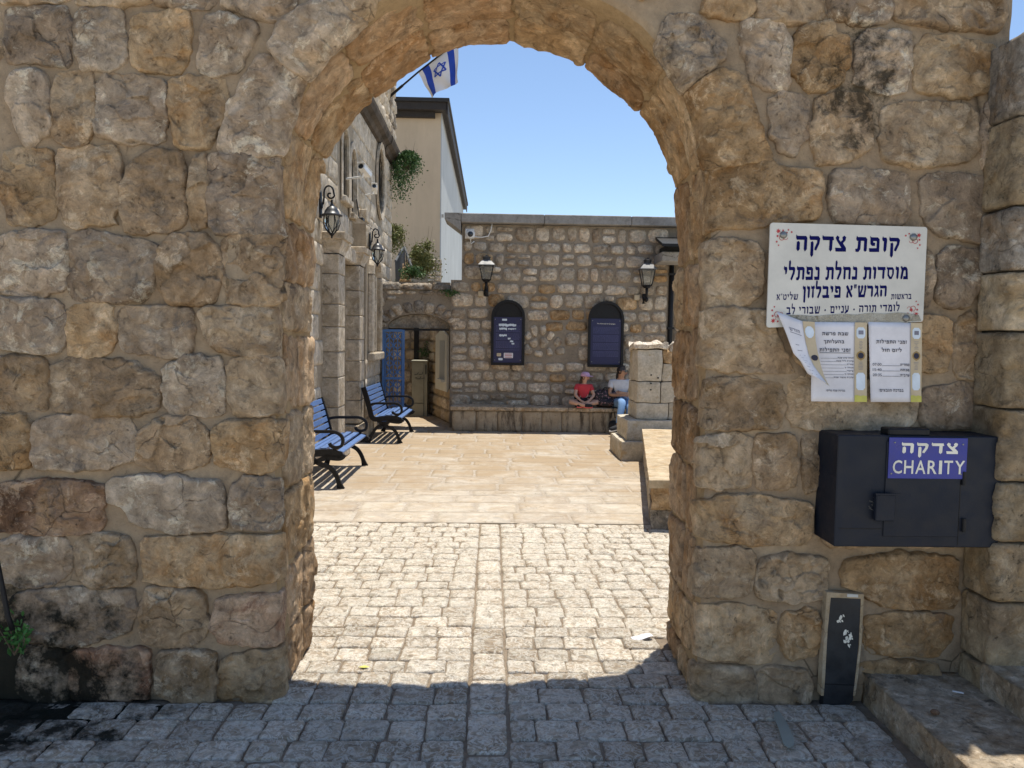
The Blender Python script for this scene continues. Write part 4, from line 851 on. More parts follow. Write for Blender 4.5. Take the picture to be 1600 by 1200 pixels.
# its tan strip, behind
def FD(x, y, h):
    a = along([(1254, 502), (1258, 530), (1264, 555), (1272, 572), (1284, 588), (1293, 600)], y); b = along([(1273, 503), (1274, 530), (1278, 552), (1283, 572), (1288, 588), (1295, 602)], y)
    return PY(a[0]*(1-x)+b[0]*x, a[1]*(1-x)+b[1]*x, YN-.021-.055*y**1.5-h)
vs = [FD(i/3, j/12, 0) for j in range(13) for i in range(4)]; fs = [(j*4+i, j*4+i+1, j*4+i+5, j*4+i+4) for j in range(12) for i in range(3)]
o = MB().add(vs, fs).build('printed_strip', 'paper_tan', th, True)
MB().sheet([[(.5+.42*math.cos(k*PI/5), .12+.07*math.sin(k*PI/5)) for k in range(10)]], FD, .0012).build('emblem_panel', 'paper_pale', o)
MB().sheet([[(.5+.40*math.cos(k*PI/5), .46+.05*math.sin(k*PI/5)) for k in range(10)]], FD, .0012).build('medallion', 'ink', o)
mb = MB(); FCi = lambda x, y, h: FC(x, 1-y, h+.0014)
heb('הודש', FCi, .55, .845, .035, .50, mb); mb.sheet([[(.28, .825), (.84, .825), (.84, .832), (.28, .832)]], FCi)
for j in range(9): mb.sheet([[(.35, .70-.06*j), (.55+.2*(j % 3)/2, .70-.06*j), (.55+.2*(j % 3)/2, .706-.06*j), (.35, .706-.06*j)]], FCi)
mb.build('print', 'ink_grey', th, kind='stuff')
MB().add([PY(1281, 592, YN-.078), PY(1293, 600, YN-.08), PY(1297, 604, YN-.08), PY(1289, 598, YN-.08)], [(0, 1, 2, 3)]).build('paper_tip', 'leaf_dry', th)

# ------------------------------------------------------------------ low black panel
YP = YF-.03
pan = thing('narrow_wall_panel', 'tall narrow black metal panel with chipped paint set low in the wall', 'panel', tuple(PY(1312, 1100, YP)))
c = (1296,932, 1343,934, 1332,1104, 1284,1102)
o = [PY(c[i], c[i+1], YP) for i in range(0, 8, 2)]
inn = [(p.x, p.z) for p in o]
cen = (sum(p[0] for p in inn)/4, sum(p[1] for p in inn)/4)
pc = [(1296,932),(1343,934),(1341,975),(1339,1010),(1335,1050),(1331,1092),(1322,1103),(1309,1106),(1298,1101),(1284,1104),(1287,1060),(1289,1020),(1291,985)]
MB().prism([(PY(x, y, YP).x, PY(x, y, YP).z) for x, y in pc], lambda u, v, h: Vector((u, YP-h, v)), -.03, .012).build('metal_plate', 'panel_black', pan)
pf = [(1290,924),(1348,927),(1344,1000),(1338,1060),(1334,1085),(1331,1085),(1335,1050),(1340,1010),(1343,934),(1296,932),(1291,985),(1287,1060),(1285,1085),(1281,1085),(1284,1020),(1287,970)]
MB().prism([(PY(x, y, YP).x, PY(x, y, YP).z) for x, y in pf], lambda u, v, h: Vector((u, YP-h, v)), -.03, .014).build('frame', 'pier', pan)
lb = [(1321,926),(1338,927),(1338,931.5),(1321,930.5)]
MB().prism([(PY(x, y, YP).x, PY(x, y, YP).z) for x, y in lb], lambda u, v, h: Vector((u, YP-h, v)), .0165, .0185).build('white_label', 'white_board', pan)
q9 = random.Random(12)
for k in range(26):
    cx9, cy9 = ((1312, 968) if k % 3 == 0 else (1323, 990))
    x9, y9 = cx9+q9.gauss(0, 3.2), cy9+q9.gauss(0, 8 if k % 3 else 6); r9 = q9.uniform(.6, 2.6); st9 = q9.uniform(1, 2.4); an = q9.uniform(-.7, .7)
    ch = []
    for j9 in range(7):
        a9 = j9*2*PI/7; rr9 = r9*q9.uniform(.5, 1.2); u9, w9 = rr9*math.cos(a9), rr9*math.sin(a9)*st9; ch.append((x9+u9*math.cos(an)-w9*math.sin(an), y9+u9*math.sin(an)+w9*math.cos(an)))
    MB().prism([(PY(x, y, YP).x, PY(x, y, YP).z) for x, y in ch], lambda u, v, h: Vector((u, YP-h, v)), .0118, .0124+.00005*k).build('bare_chip', 'cream_ink', pan)
# seam
mb = MB().prism([(PY(x, y, YP).x, PY(x, y, YP).z) for x, y in ((1287,1066),(1334,1068),(1334,1069.5),(1287,1067.5))], lambda u, v, h: Vector((u, YP-h, v)), .0118, .0135); mb.build('seam', 'black_iron', pan)

# ------------------------------------------------------------------ small things on the ground in front
lf = thing('plastic_strip', 'flat grey green plastic strip lying on the cobbles near the right jamb', 'litter', tuple(PG(1222, 1140)))
out = [(1209,1113),(1217,1110),(1222,1118),(1232,1138),(1241,1158),(1240,1166),(1232,1169),(1224,1164),(1216,1140),(1210,1124)]
pts = [PG(x, y, .03) for x, y in out]
MB().prism([(p.x, p.y) for p in pts], lambda u, v, h: Vector((u, v, .026+.012*math.sin((v-3)*9)+h)), 0, .004).build('strip_body', 'plastic', lf)
tag(MB().lathe([(.004, 0), (.017, .004), (.019, .011), (.012, .018), (.004, .020)], PG(1461, 1116, .155), 8).build('pebble', 'lime_brown', None, True), 'small dark brown pebble lying on the lower step', 'pebble')
tag(MB().box(-.022, .022, -.004, .004, 0, .004, Matrix.Rotation(-.5, 4, 'Z')).build('cigarette_end', 'white_rubber'), 'tiny white scrap lying on the lower step near the wall', 'litter')
COL.objects['cigarette_end'].location = PG(1497, 1082, .155)
# hose and clover at the left edge
h = [PY(x, y, 3.32) for x, y in ((-14, 840), (-4, 880), (2, 910), (8, 940), (13, 965), (20, 985))]
tag(MB().tube(h, .011, 8).build('black_hose', 'black_iron', None, True), 'black hose hanging at the left edge of the wall', 'hose')
def leafclump(name, label, cat, c, rad, n, size, mat, twigs=0, seed=1, droop=.0, flat=1.0):
    rr = random.Random(seed); root = thing(name, label, cat, tuple(c)); c = Vector(c)
    mb = MB(); cl = [(Vector((rr.gauss(0, .45)*rad[0], rr.gauss(0, .45)*rad[1], rr.gauss(0, .45)*rad[2])), rr.uniform(.18, .42)) for _ in range(14)]
    for i in range(n):
        cc, sp = rr.choice(cl); p = c+cc+Vector((rr.gauss(0, sp)*rad[0], rr.gauss(0, sp)*rad[1], rr.gauss(0, sp)*rad[2]))
        p.z -= droop*max(0, (p-c).length/rad[0]-.3)
        a = Vector((rr.gauss(0, 1), rr.gauss(0, 1), rr.gauss(0, .7))).normalized(); b = a.orthogonal().normalized(); b.rotate(Matrix.Rotation(rr.uniform(0, 6.28), 3, a)); w_ = size*rr.uniform(.6, 1.3)
        q = a.cross(b)
        mb.add([p-b*w_, p+q*w_*.5, p+b*w_, p-q*w_*.5], [(0, 1, 2, 3)])
    mb.build('leaves', mat, root, kind='stuff')
    if twigs:
        tb = MB()
        for i in range(twigs):
            cc, sp = rr.choice(cl); e = c+cc*1.5+Vector((rr.gauss(0, .2)*rad[0], rr.gauss(0, .2)*rad[1], rr.gauss(0, .2)*rad[2])); s_ = c+Vector((0, 0, -rad[2]*.9))
            mid = (s_+e)/2+Vector((rr.gauss(0, .1), 0, rr.gauss(0, .1)))*rad[0]; tb.tube([s_, mid, e], [size*.22, size*.16, size*.07], 5)
        tb.build('stems', 'twig', root)
    return root
leafclump('clover_tuft', 'small green leafy weed growing at the foot of the wall on the left', 'plant', PY(22, 1000, 3.38), (.055, .04, .075), 130, .016, 'leaf_fresh', 8, 5)
# ------------------------------------------------------------------ paving
FG = lambda u, v, h: Vector((u, v, h))
cob = ground_sheet('cobble_paving', -2.9, 2.4, 1.6, 6.95, -.005, 'joint', None, 30)
rr = random.Random(3)
todo = []
y = 2.05; r = 0
while y < 6.85:
    dy = rr.uniform(.145, .175)*(1.0 if y < 4.5 else 1.06); dy = min(dy, 6.92-y)
    if dy < .08: break
    for side in (-1, 1):
        x = .098 if side > 0 else -.088; off = rr.uniform(.5, 1) if r % 2 else 1
        first = True
        while abs(x) < (2.35 if side > 0 else 2.75):
            w_ = rr.uniform(.155, .215)*(off if first else 1); first = False
            x0, x1 = (x, x+w_) if side > 0 else (x-w_, x)
            cxm = (x0+x1)/2
            hid = (YF-.03 < y+dy/2 < YR and abs(cxm-CX) > HW+.06)
            lim = 1.0+ (y-YR)*.34+.45 if y > YR else 9
            if not hid and abs(cxm) < lim and not (cxm > e1 and y < YF): todo.append((x0, x1, y, y+dy))
            x = x1 if side > 0 else x0
    y += dy; r += 1
y = 2.05
while y < 6.85:
    dy = rr.uniform(.28, .40); dy = min(dy, 6.92-y)
    todo.append((-.083, .093, y, y+dy)); y += dy
todo.sort(key=lambda c: -(c[1]-c[0])*(c[3]-c[2])/(c[2]**3))
todo2 = []
rest_v, rest_f = [], []
for n_, (x0, x1, y0, y1) in enumerate(todo):
    j = lambda: rr.uniform(-.0055, .0055); g_ = .0045
    sk = .03*math.sin(y0*1.3)*(-1 if x0 < 0 else 1)
    p = [(x0+g_+j(), y0+g_+j()*.7), (x1-g_+j(), y0+g_+j()*.7), (x1-g_+j(), y1-g_+j()*.7), (x0+g_+j(), y1-g_+j()*.7)]
    near = y0 < 4.6
    up = rr.uniform(-.004, .004)
    kw = dict(depth=.008+rr.uniform(0, .002), rough=.003 if near else .0022, N=48 if near else 24, K=12 if near else 5, facets=1, outj=.0035 if near else .002, edge=.003, skirt=-.03, ck=1, cw=.06, freq=16, up=up, chips=.0025 if near else 0)
    if n_ < 300: stone('cobble', p, FG, 'cobble', cob, **kw)
    else:
        v, f = relief(p, FG, **kw); o = len(rest_v); rest_v += v; rest_f += [tuple(i+o for i in q) for q in f]
if rest_f: MB().add(rest_v, rest_f).build('far_cobbles', 'cobble', cob, True, kind='stuff')

cy = ground_sheet('courtyard_paving', -2.4, 5.0, 6.95, 18.0, .0015, 'joint_far', None, 30)
y = 6.96; slabs = []
while y < 16.9:
    dy = rr.uniform(.26, .50)
    x = -2.3+rr.uniform(-.4, 0)
    while x < (3.6 if y > 11 else 2.6):
        w_ = rr.uniform(.35, .85)
        if not (x+w_ < 0 and False): slabs.append((max(x, -2.36), x+w_, y, y+dy))
        x += w_
    y += dy
slabs = [s for s in slabs if not (s[2] > 14.25 and s[0] > -.85)]
for (x0, x1, y0, y1) in slabs[:300]:
    j = lambda: rr.uniform(-.010, .010); g_ = .001
    p = [(x0+g_+j()*.4, y0+g_+j()*.3), ((x0+x1)/2, y0+g_+j()*.5), (x1-g_+j()*.4, y0+g_+j()*.3), (x1-g_+j()*.4, y1-g_+j()*.3), ((x0+x1)/2, y1-g_+j()*.5), (x0+g_+j()*.4, y1-g_+j()*.3)]
    stone('paving_slab', p, FG, 'slab', cy, depth=.0055+rr.uniform(0, .0015), rough=.0016, N=32, K=4, facets=0, outj=.006, edge=.003, skirt=-.02, ck=1, cw=.03, freq=6)
# moss in the damp corner bottom left
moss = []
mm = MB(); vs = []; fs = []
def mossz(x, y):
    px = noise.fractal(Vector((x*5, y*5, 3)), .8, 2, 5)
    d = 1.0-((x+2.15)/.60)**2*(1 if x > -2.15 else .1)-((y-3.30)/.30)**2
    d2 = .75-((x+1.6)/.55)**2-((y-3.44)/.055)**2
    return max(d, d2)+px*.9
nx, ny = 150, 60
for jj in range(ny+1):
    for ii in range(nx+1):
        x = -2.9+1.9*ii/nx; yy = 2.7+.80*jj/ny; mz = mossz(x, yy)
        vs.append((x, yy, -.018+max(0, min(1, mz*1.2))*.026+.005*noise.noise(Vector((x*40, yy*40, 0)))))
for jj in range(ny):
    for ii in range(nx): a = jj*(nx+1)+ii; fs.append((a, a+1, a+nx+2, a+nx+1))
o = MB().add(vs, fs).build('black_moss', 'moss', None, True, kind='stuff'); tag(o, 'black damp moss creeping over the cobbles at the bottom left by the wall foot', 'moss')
# ------------------------------------------------------------------ generic rubble layout
def rubble(u0, u1, v0, v1, hr, wr, gap, skip, F, mt, parent, seed, N=18, K=4, depth=.028, rough=.008, jit=.3, limit=300, name='stone', wob=.0):
    q = random.Random(seed); out = []
    v = v0; 
    while v < v1-.06:
        h = min(q.uniform(*hr), v1-v); u = u0
        if v1-(v+h) < hr[0]*.5: h = v1-v
        while u < u1-.04:
            w_ = min(q.uniform(*wr), u1-u)
            if u1-(u+w_) < wr[0]*.5: w_ = u1-u
            cells = [(u, u+w_, v, v+h)]
            if h > hr[0]*1.15 and q.random() < .22: m_ = v+h*q.uniform(.4, .6); cells = [(u, u+w_, v, m_), (u, u+w_, m_, v+h)]
            for (a, b, c, d) in cells:
                if skip and skip((a+b)/2, (c+d)/2, (b-a)/2, (d-c)/2): continue
                g_ = gap/2; jj = lambda: q.uniform(-1, 1)*min(b-a, d-c)*jit*.5
                ww = wob*math.sin((a+b)*1.7+v)
                out.append([(a+g_+abs(jj())*.7, c+g_+abs(jj())*.6+ww), ((a+b)/2+jj(), c+g_*.8+ww), (b-g_-abs(jj())*.7, c+g_+abs(jj())*.6+ww), (b-g_*.8, (c+d)/2+jj()+ww), (b-g_-abs(jj())*.7, d-g_-abs(jj())*.6+ww), ((a+b)/2+jj(), d-g_*.8+ww), (a+g_+abs(jj())*.7, d-g_-abs(jj())*.6+ww), (a+g_*.8, (c+d)/2+jj()+ww)])
            u += w_
        v += h
    rv_, rf_ = [], []
    for i, p in enumerate(out):
        kw = dict(depth=depth*q.uniform(.6, 1.3), rough=rough*q.uniform(.6, 1.3), N=N, K=K, facets=2, outj=.006, edge=.010, skirt=-.03, ck=1, cw=.14)
        if i < limit: stone(name, p, F, mt if isinstance(mt, str) else q.choice(mt), parent, **kw)
        else:
            v_, f = relief(p, F, **kw); o = len(rv_); rv_ += v_; rf_ += [tuple(k+o for k in x) for x in f]
    if rf_: MB().add(rv_, rf_).build('small_stones', mt if isinstance(mt, str) else mt[0], parent, True, kind='stuff')
    return out
def face(F, u0, u1, v0, v1, nu, nv, amp, name, mt, parent, hole=None):
    vs = []; fs = []
    for j in range(nv+1):
        for i in range(nu+1):
            u = u0+(u1-u0)*i/nu; v = v0+(v1-v0)*j/nv; vs.append(F(u, v, amp*noise.fractal(Vector((u*5, v*5, len(name)))*1.0, .8, 2, 4)-.004))
    for j in range(nv):
        for i in range(nu):
            u = u0+(u1-u0)*(i+.5)/nu; v = v0+(v1-v0)*(j+.5)/nv
            if hole and hole(u, v): continue
            a = j*(nu+1)+i; fs.append((a, a+1, a+nu+2, a+nu+1))
    return MB().add(vs, fs).build(name, mt, parent, True)

# ------------------------------------------------------------------ rear wall
YW = 14.3
ra = PY(703, 600, YW).x; rb_ = 3.9; zc = PY(880, 353, YW).z; FW_ = lambda u, v, h: Vector((u, YW-h, v))
rear = thing('rubble_rear_wall', 'rubble stone wall with concrete coping closing the far side of the courtyard', 'wall', ((ra+rb_)/2, YW, 0))
xe = PY(1043, 480, YW).x
xtop = PY(722, 380, YW).x
MB().box(ra+.01, rb_, YW+.02, YW+.55, -.02, 2.75).build('wall_core', 'rear_mortar', rear)
MB().box(xtop+.01, rb_, YW+.02, YW+.54, 2.75, zc).build('wall_core', 'rear_mortar', rear)
face(FW_, ra, xe, 0, 2.75, 90, 70, .008, 'mortar_face', 'rear_mortar', rear)
face(FW_, xtop, xe, 2.75, zc, 80, 30, .008, 'mortar_face', 'rear_mortar', rear)
plq = [(PY(768, 470, YW), PY(819, 571, YW)), (PY(920, 470, YW), PY(973, 574, YW))]
def sk(u, v, hw, hh):
    for a, b in plq:
        if a.x+hw*.7 < u < b.x-hw*.7 and b.z+hh*.7 < v < a.z-hh*.2: return True
    if v < .42: return True
    c = PY(842, 548, YW)
    if ((u-c.x)/.50)**2+((v-c.z+.02)/.56)**2 < 1 and v > c.z-.10: return True
    return False
KR = ('rear',)*9+('lime_ochre',)
rubble(ra, xe, .40, 2.72, (.19, .30), (.20, .46), .034, sk, FW_, KR, rear, 5, jit=.30, limit=190, wob=.014)
rubble(xtop+.02, xe, 2.74, zc-.01, (.20, .30), (.18, .42), .040, sk, FW_, KR, rear, 6, jit=.34, limit=100, wob=.012)
# the blocked arch in its middle, small stones set radially
c = PY(842, 548, YW)
for ring, (r0, r1, n_) in enumerate(((.33, .50, 8), (.15, .30, 4))):
    for k in range(n_):
        a0, a1 = PI*(k+.07)/n_, PI*(k+.93)/n_
        j9 = rr.uniform(-.03, .03); r0_, r1_ = (.33, .47) if ring == 0 else (.14, .29); r1 = r1_+j9; r0 = r0_+rr.uniform(-.02, .03); a0 += rr.uniform(-.03, .07); a1 -= rr.uniform(-.03, .07)
        p = [(c.x-math.cos(a)*r*1.0, c.z-.1+math.sin(a)*r*1.15) for a, r in ((a0, r0), (a0, r1), ((a0+a1)/2, r1*1.03), (a1, r1), (a1, r0))]
        stone('stone', p, FW_, 'rear', rear, depth=.03, rough=.010, N=18, K=4, facets=2, outj=.008, edge=.02, skirt=-.03, ck=1, cw=.2)
stone('stone', [(c.x-.09, c.z-.1), (c.x+.07, c.z-.12), (c.x+.08, c.z-.01), (c.x-.08, c.z+.0)], FW_, 'rear', rear, N=18, K=4, facets=2, outj=.008, skirt=-.03, ck=1)
# return wall to the right of the dark corner
face(FW_, xe+.14, rb_, 0, zc-.05, 20, 50, .01, 'mortar_face', 'rear_mortar', rear)
rubble(xe+.14, rb_, .02, zc-.05, (.22, .33), (.25, .45), .03, None, lambda u, v, h: Vector((u, YW-.01-h, v)), KR, rear, 9, limit=0)
# coping: three concrete lengths with an overhang that runs to a wedge on the left
zt = PY(880, 335, YW-.2).z; xl = PY(694, 333, YW-.25).x
cuts = [xtop-.02, xtop+1.5, xtop+3.1, rb_]
for a, b in zip(cuts, cuts[1:]):
    vs, fs = [], []
    MB().box(a+.003, b-.003, YW-.16, YW+.60, zc+.01, zt, ch=.012).build('coping_slab', 'concrete', rear)
MB().add([(xl, YW-.16, zt), (xl, YW-.16, zt-.10), (xtop-.022, YW-.16, zc-.14), (xtop-.022, YW-.16, zt), (xl, YW+.6, zt), (xl, YW+.6, zt-.10), (xtop-.022, YW+.6, zc-.14), (xtop-.022, YW+.6, zt)],
         [(0, 1, 2, 3), (4, 5, 6, 7), (0, 1, 5, 4), (1, 2, 6, 5), (2, 3, 7, 6), (3, 0, 4, 7)]).build('coping_wedge', 'concrete', rear)
pp = thing('corner_tube', 'dark upright tube in the corner at the right end of the rear wall', 'pipe', (xe+.06, YW-.02, 0))
MB().tube([(xe+.06, YW+.0, 0), (xe+.06, YW+.0, zc-.3)], .045, 10).build('tube_run', 'black_iron', pp, True)  # dark tube with bands fills the gap between the two wall ends
for z in (.8, 1.9, 2.9): MB().box(xe+.0, xe+.12, YW-.055, YW+.02, z, z+.04).build('tube_band', 'black_iron', pp)
aw = thing('metal_awning', 'dark and grey metal awning partly visible behind the right side of the arch', 'awning', tuple(PY(1050, 385, 13.3)))
a, b = PY(1036, 362, 13.2), PY(1095, 386, 13.2)
MB().add([(a.x, 13.2, b.z), (b.x, 13.2, b.z), (b.x, 14.28, a.z), (a.x+.10, 14.28, a.z), (a.x, 13.2, b.z+.05), (b.x, 13.2, b.z+.05), (b.x, 14.28, a.z+.05), (a.x+.10, 14.28, a.z+.05)],
         [(0, 1, 2, 3), (4, 5, 6, 7), (0, 1, 5, 4), (1, 2, 6, 5), (2, 3, 7, 6), (3, 0, 4, 7)]).build('awning_roof', 'black_iron', aw)
a, b = PY(1035, 393, 13.5), PY(1095, 409, 13.5)
MB().box(a.x, b.x, 13.5, 14.2, b.z, a.z, ch=.01).build('grey_panel', 'concrete', aw)
a, b = PY(1042, 383, 13.6), PY(1090, 394, 13.6)
MB().box(a.x, b.x, 13.6, 14.2, b.z, a.z).build('awning_beam', 'black_iron', aw)

# stone bench along the rear wall
YBn = 13.78; bz = .455
ben = thing('stone_wall_bench', 'long stone bench with streaked front slabs along the foot of the rear wall', 'bench', (1, YBn, 0))
bx_0 = PY(706, 650, YBn).x
t = NT('streaked_bench_facing'); p = t.pos(); pv = t.pos(True, (1, 1, .18))
c_ = t.ramp(t.noise(p, 5, 7, .65), [(.3, (.28, .22, .15)), (.5, (.38, .31, .22)), (.7, (.46, .39, .29))])
c_ = t.mix(t.ramp(t.noise(pv, 6.0, 7, .7), [(.52, 0.0), (.62, .85)]), c_, (.06, .045, .032))
c_ = t.mix(t.ramp(t.noise(p, 30, 5, .7), [(.60, 0.0), (.68, .6)]), c_, (.08, .06, .04))
M['bench_face'] = t.fin(c_, .9, .2, t.bump(t.noise(p, 20, 8, .7), .7, .02))
MB().box(bx_0+.02, 3.9, YBn+.03, YW, -.02, bz-.075).build('bench_core', 'rear_mortar', ben)
x = bx_0
while x < 3.8:
    w_ = rr.uniform(.34, .52); vs, fs = relief([(x+.004, .0), (x+w_-.004, .0), (x+w_-.004, bz-.075), (x+.004, bz-.075)], lambda u, v, h: Vector((u, YBn+.02-h, v)), depth=.018, rough=.006, N=24, K=5, facets=1, ck=1, cw=.06, skirt=-.02)
    me = bpy.data.meshes.new('facing_slab'); me.from_pydata([tuple(q) for q in vs], [], fs); link('facing_slab', me, 'bench_face', ben, True); x += w_
x = bx_0-.03
while x < 3.8:
    w_ = rr.uniform(.9, 1.3); MB().box(x+.002, x+w_-.002, YBn-.03, YW-.01, bz-.07, bz+rr.uniform(-.002, .003), ch=.012).build('seat_slab', 'dark_stone' if False else 'step', ben); x += w_

# information boards
M['board_ink'] = paint('pale_violet_small_print', (.085, .09, .21), .6)
def infoboard(label, a, b, left):
    c0, c1 = PY(a[0], a[1], YW-.09), PY(b[0], b[1], YW-.09); w_ = c1.x-c0.x; h = c0.z-c1.z; cx_ = (c0.x+c1.x)/2
    th = thing('information_board', label, 'sign', (cx_, YW-.09, c1.z), None)
    F = lambda u, v, hh: Vector((cx_+u, YW-.06-hh, c1.z+v)); R_ = w_/2
    outl = [(-R_, 0), (R_, 0)]+[(R_*math.cos(k*PI/14), h-R_+R_*math.sin(k*PI/14)) for k in range(15)]
    q = .045; inl = [(-R_+q, q), (R_-q, q)]+[((R_-q)*math.cos(k*PI/14), h-R_+(R_-q)*math.sin(k*PI/14)) for k in range(15)]
    n = len(outl); vs = [F(u, v, hh) for (u, v), hh in [(p_, 0) for p_ in outl]+[(p_, .07) for p_ in outl]+[(p_, .07) for p_ in inl]+[(p_, .03) for p_ in inl]]
    fs = [(k*n+i, k*n+(i+1) % n, (k+1)*n+(i+1) % n, (k+1)*n+i) for k in range(3) for i in range(n)]
    MB().add(vs, fs).build('frame', 'black_iron', th)
    MB().prism(inl, F, -.04, .032).build('backing', 'black_iron', th)
    pz = h*.735
    MB().box(cx_-R_+q+.003, cx_+R_-q-.003, YW-.105, YW-.093, c1.z+q+.004, c1.z+pz).build('text_panel', 'navy_board', th)
    G = lambda u, v, hh: Vector((cx_+u, YW-.108-hh, c1.z+v))
    q2 = random.Random(4+left)
    if left:
        mb = MB()
        for (x0, x1, yy, t_) in ((-.17, .15, .60, .030), (-.16, -.02, .545, .026), (.0, .15, .545, .016), (-.16, -.02, .445, .026), (.0, .05, .40, .02), (.04, .10, .36, .02), (.07, .12, .325, .018)):
            pts = [(x0+(x1-x0)*k/12, yy*h/ .98+t_*q2.uniform(.5, 1)) for k in range(13)]+[(x0+(x1-x0)*k/12, yy*h/.98-t_*q2.uniform(.3, 1)) for k in range(12, -1, -1)]
            mb.sheet([pts], G, .001)
        mb.build('paint_smear', 'paper_pale', th, kind='stuff')
        for (x0, x1, y0, y1, mt) in ((-.20, -.12, .135, .185, 'paper_tan'), (-.07, .10, .11, .19, 'paper'), (-.17, -.09, .075, .11, 'paper_pale')):
            o = MB().prism(rc(x0, y0*h, x1, y1*h, .012), G, .0005, .002).build('sticker', mt, th)
        mb = MB()
        for k in range(3): mb.sheet([[(-.05, .118*h+k*.024*h), (.08, .12*h+k*.024*h), (.08, .129*h+k*.024*h), (-.05, .127*h+k*.024*h)]], G, .0025)
        mb.build('sticker_print', 'red_ink', th, kind='stuff')
        MB().prism([(-.11, .68*h), (-.02, .68*h), (-.02, .71*h), (-.11, .71*h)], G, .0005, .001).build('emblem', 'paper_pale', th)
    else:
        latin('The Ashkenazi Ari Synagogue', G, 0, h*.645, .026, .34, bold=.01).build('title', 'cream_ink', th, kind='stuff')
    mb = MB()
    for k in range(26):
        yy = h*(.60-.0175*k)
        if k % 7 == 6 or (left and k > 21): continue
        x = -R_+q+.045; e = R_-q-.045-(0 if (k+1) % 7 else .12)
        while x < e-.01:
            ww = q2.uniform(.012, .035); mb.sheet([[(x, yy), (min(e, x+ww), yy), (min(e, x+ww), yy+.0085), (x, yy+.0085)]], G); x += ww+.008
    mb.build('small_print', 'board_ink', th, kind='stuff')
    for sx in (-1, 1):
        for zz in (q+.05, pz-.04): MB().lathe([(.010, 0), (.008, .005), (.002, .006)], G(sx*(R_-q-.03), zz, 0), 8, (0, -1, 0)).build('screw', 'steel', th)
infoboard('arched black information board with white smears and stickers on its navy panel', (768, 468), (819, 571), 1)
infoboard('arched black information board with neat unmarked navy text panel above the bench', (920, 470), (973, 574), 0)

# lanterns on the rear wall
def post_lantern(label, px, py0, py1):
    c = PY(px, (py0+py1)/2, YW-.22); z1, z0 = PY(px, py0, YW-.22).z, PY(px, py1, YW-.22).z; H = z1-z0
    th = thing('wall_lantern', label, 'lantern', tuple(c), 'lanterns on the rear wall'); C = Vector((c.x, YW-.22, z0))
    mb = MB(); mb.lathe([(.05, .30*H), (.075, .33*H), (.05, .36*H)], C, 8)
    mb.tube([C+Vector((0, .20, .04)), C+Vector((0, .12, .02)), C+Vector((0, .03, .06)), C+Vector((0, 0, .14)), C+Vector((0, 0, .31*H))], [.03, .026, .022, .024, .028], 8)
    mb.lathe([(.0, 0), (.03, .02), (.035, .05), (.02, .08)], C+Vector((0, 0, -.01)), 8); mb.box(C.x-.04, C.x+.04, YW-.03, YW+.02, z0-.04, z0+.16, ch=.01)
    mb.build('bracket', 'black_iron', th, True)
    mb = MB(); a, b, zb, zt_ = .075, .125, .36*H, .72*H
    for sx in (-1, 1):
        for sy in (-1, 1): mb.tube([C+Vector((sx*a, sy*a, zb)), C+Vector((sx*b, sy*b, zt_))], .009, 6)
    for (r_, z) in ((a, zb), (b, zt_)):
        q = [C+Vector((sx*r_, sy*r_, z)) for sx, sy in ((-1, -1), (1, -1), (1, 1), (-1, 1))]
        for i in range(4): mb.tube([q[i], q[(i+1) % 4]], .009, 6)
    mb.build('frame', 'black_iron', th)
    for i, (d1, d2) in enumerate((((-1, -1), (1, -1)), ((1, -1), (1, 1)), ((1, 1), (-1, 1)), ((-1, 1), (-1, -1)))):
        k = .97
        MB().add([C+Vector((d1[0]*a*k, d1[1]*a*k, zb+.01)), C+Vector((d2[0]*a*k, d2[1]*a*k, zb+.01)), C+Vector((d2[0]*b*k, d2[1]*b*k, zt_-.01)), C+Vector((d1[0]*b*k, d1[1]*b*k, zt_-.01))], [(0, 1, 2, 3)]).build('glass_pane', 'glass', th)
    mb = MB().lathe([(.215, .715*H), (.215, .735*H), (.11, .85*H), (.075, .87*H)], C, 4); mb.build('hood', 'lamp_top', th)
    MB().lathe([(.072, .87*H), (.072, .93*H), (.09, .935*H), (.03, .97*H), (.018, .98*H), (.0, 1.0*H)], C, 8).build('finial', 'lamp_black', th)
post_lantern('four sided black lantern on the rear wall above the board with stickers', 760, 398, 459)
post_lantern('four sided black lantern on the rear wall near the dark corner', 1011, 402, 471)
for lab, x, y in (('small square cream socket box on the rear wall beside the left lantern', 751, 459), ('small square cream socket box on the rear wall beside the right lantern', 995, 465)):
    c = PY(x, y, YW-.06); tag(MB().box(c.x-.05, c.x+.05, YW-.08, YW-.0, c.z-.05, c.z+.05, ch=.008).build('socket_box', 'paper_tan'), lab, 'socket box', 'socket boxes on the rear wall')
c = PY(735, 366, YW-.1)
dc = thing('dome_camera', 'white dome security camera with looping cable under the coping', 'camera', tuple(c))
MB().box(c.x-.10, c.x+.07, YW-.05, YW+.0, c.z-.07, c.z+.11, ch=.01).build('back_plate', 'white_metal', dc)
MB().lathe([(.085, 0), (.085, .05), (.07, .07)], c+Vector((.0, .06, .0)), 16, (0, -1, .1)).build('housing', 'white_metal', dc, True)
MB().lathe([(.055, 0), (.045, .03), (.02, .045), (0, .05)], c+Vector((.0, -.005, .0)), 12, (0, -1, -.1)).build('lens_dome', 'dark_glass', dc, True)
cp = [PY(x, y, YW-.035) for x, y in ((741, 377), (736, 381), (735, 374), (742, 370), (752, 371), (763, 369), (767, 360), (769, 349))]
MB().tube(cp, .011, 6).build('cable', 'white_metal', dc, True)

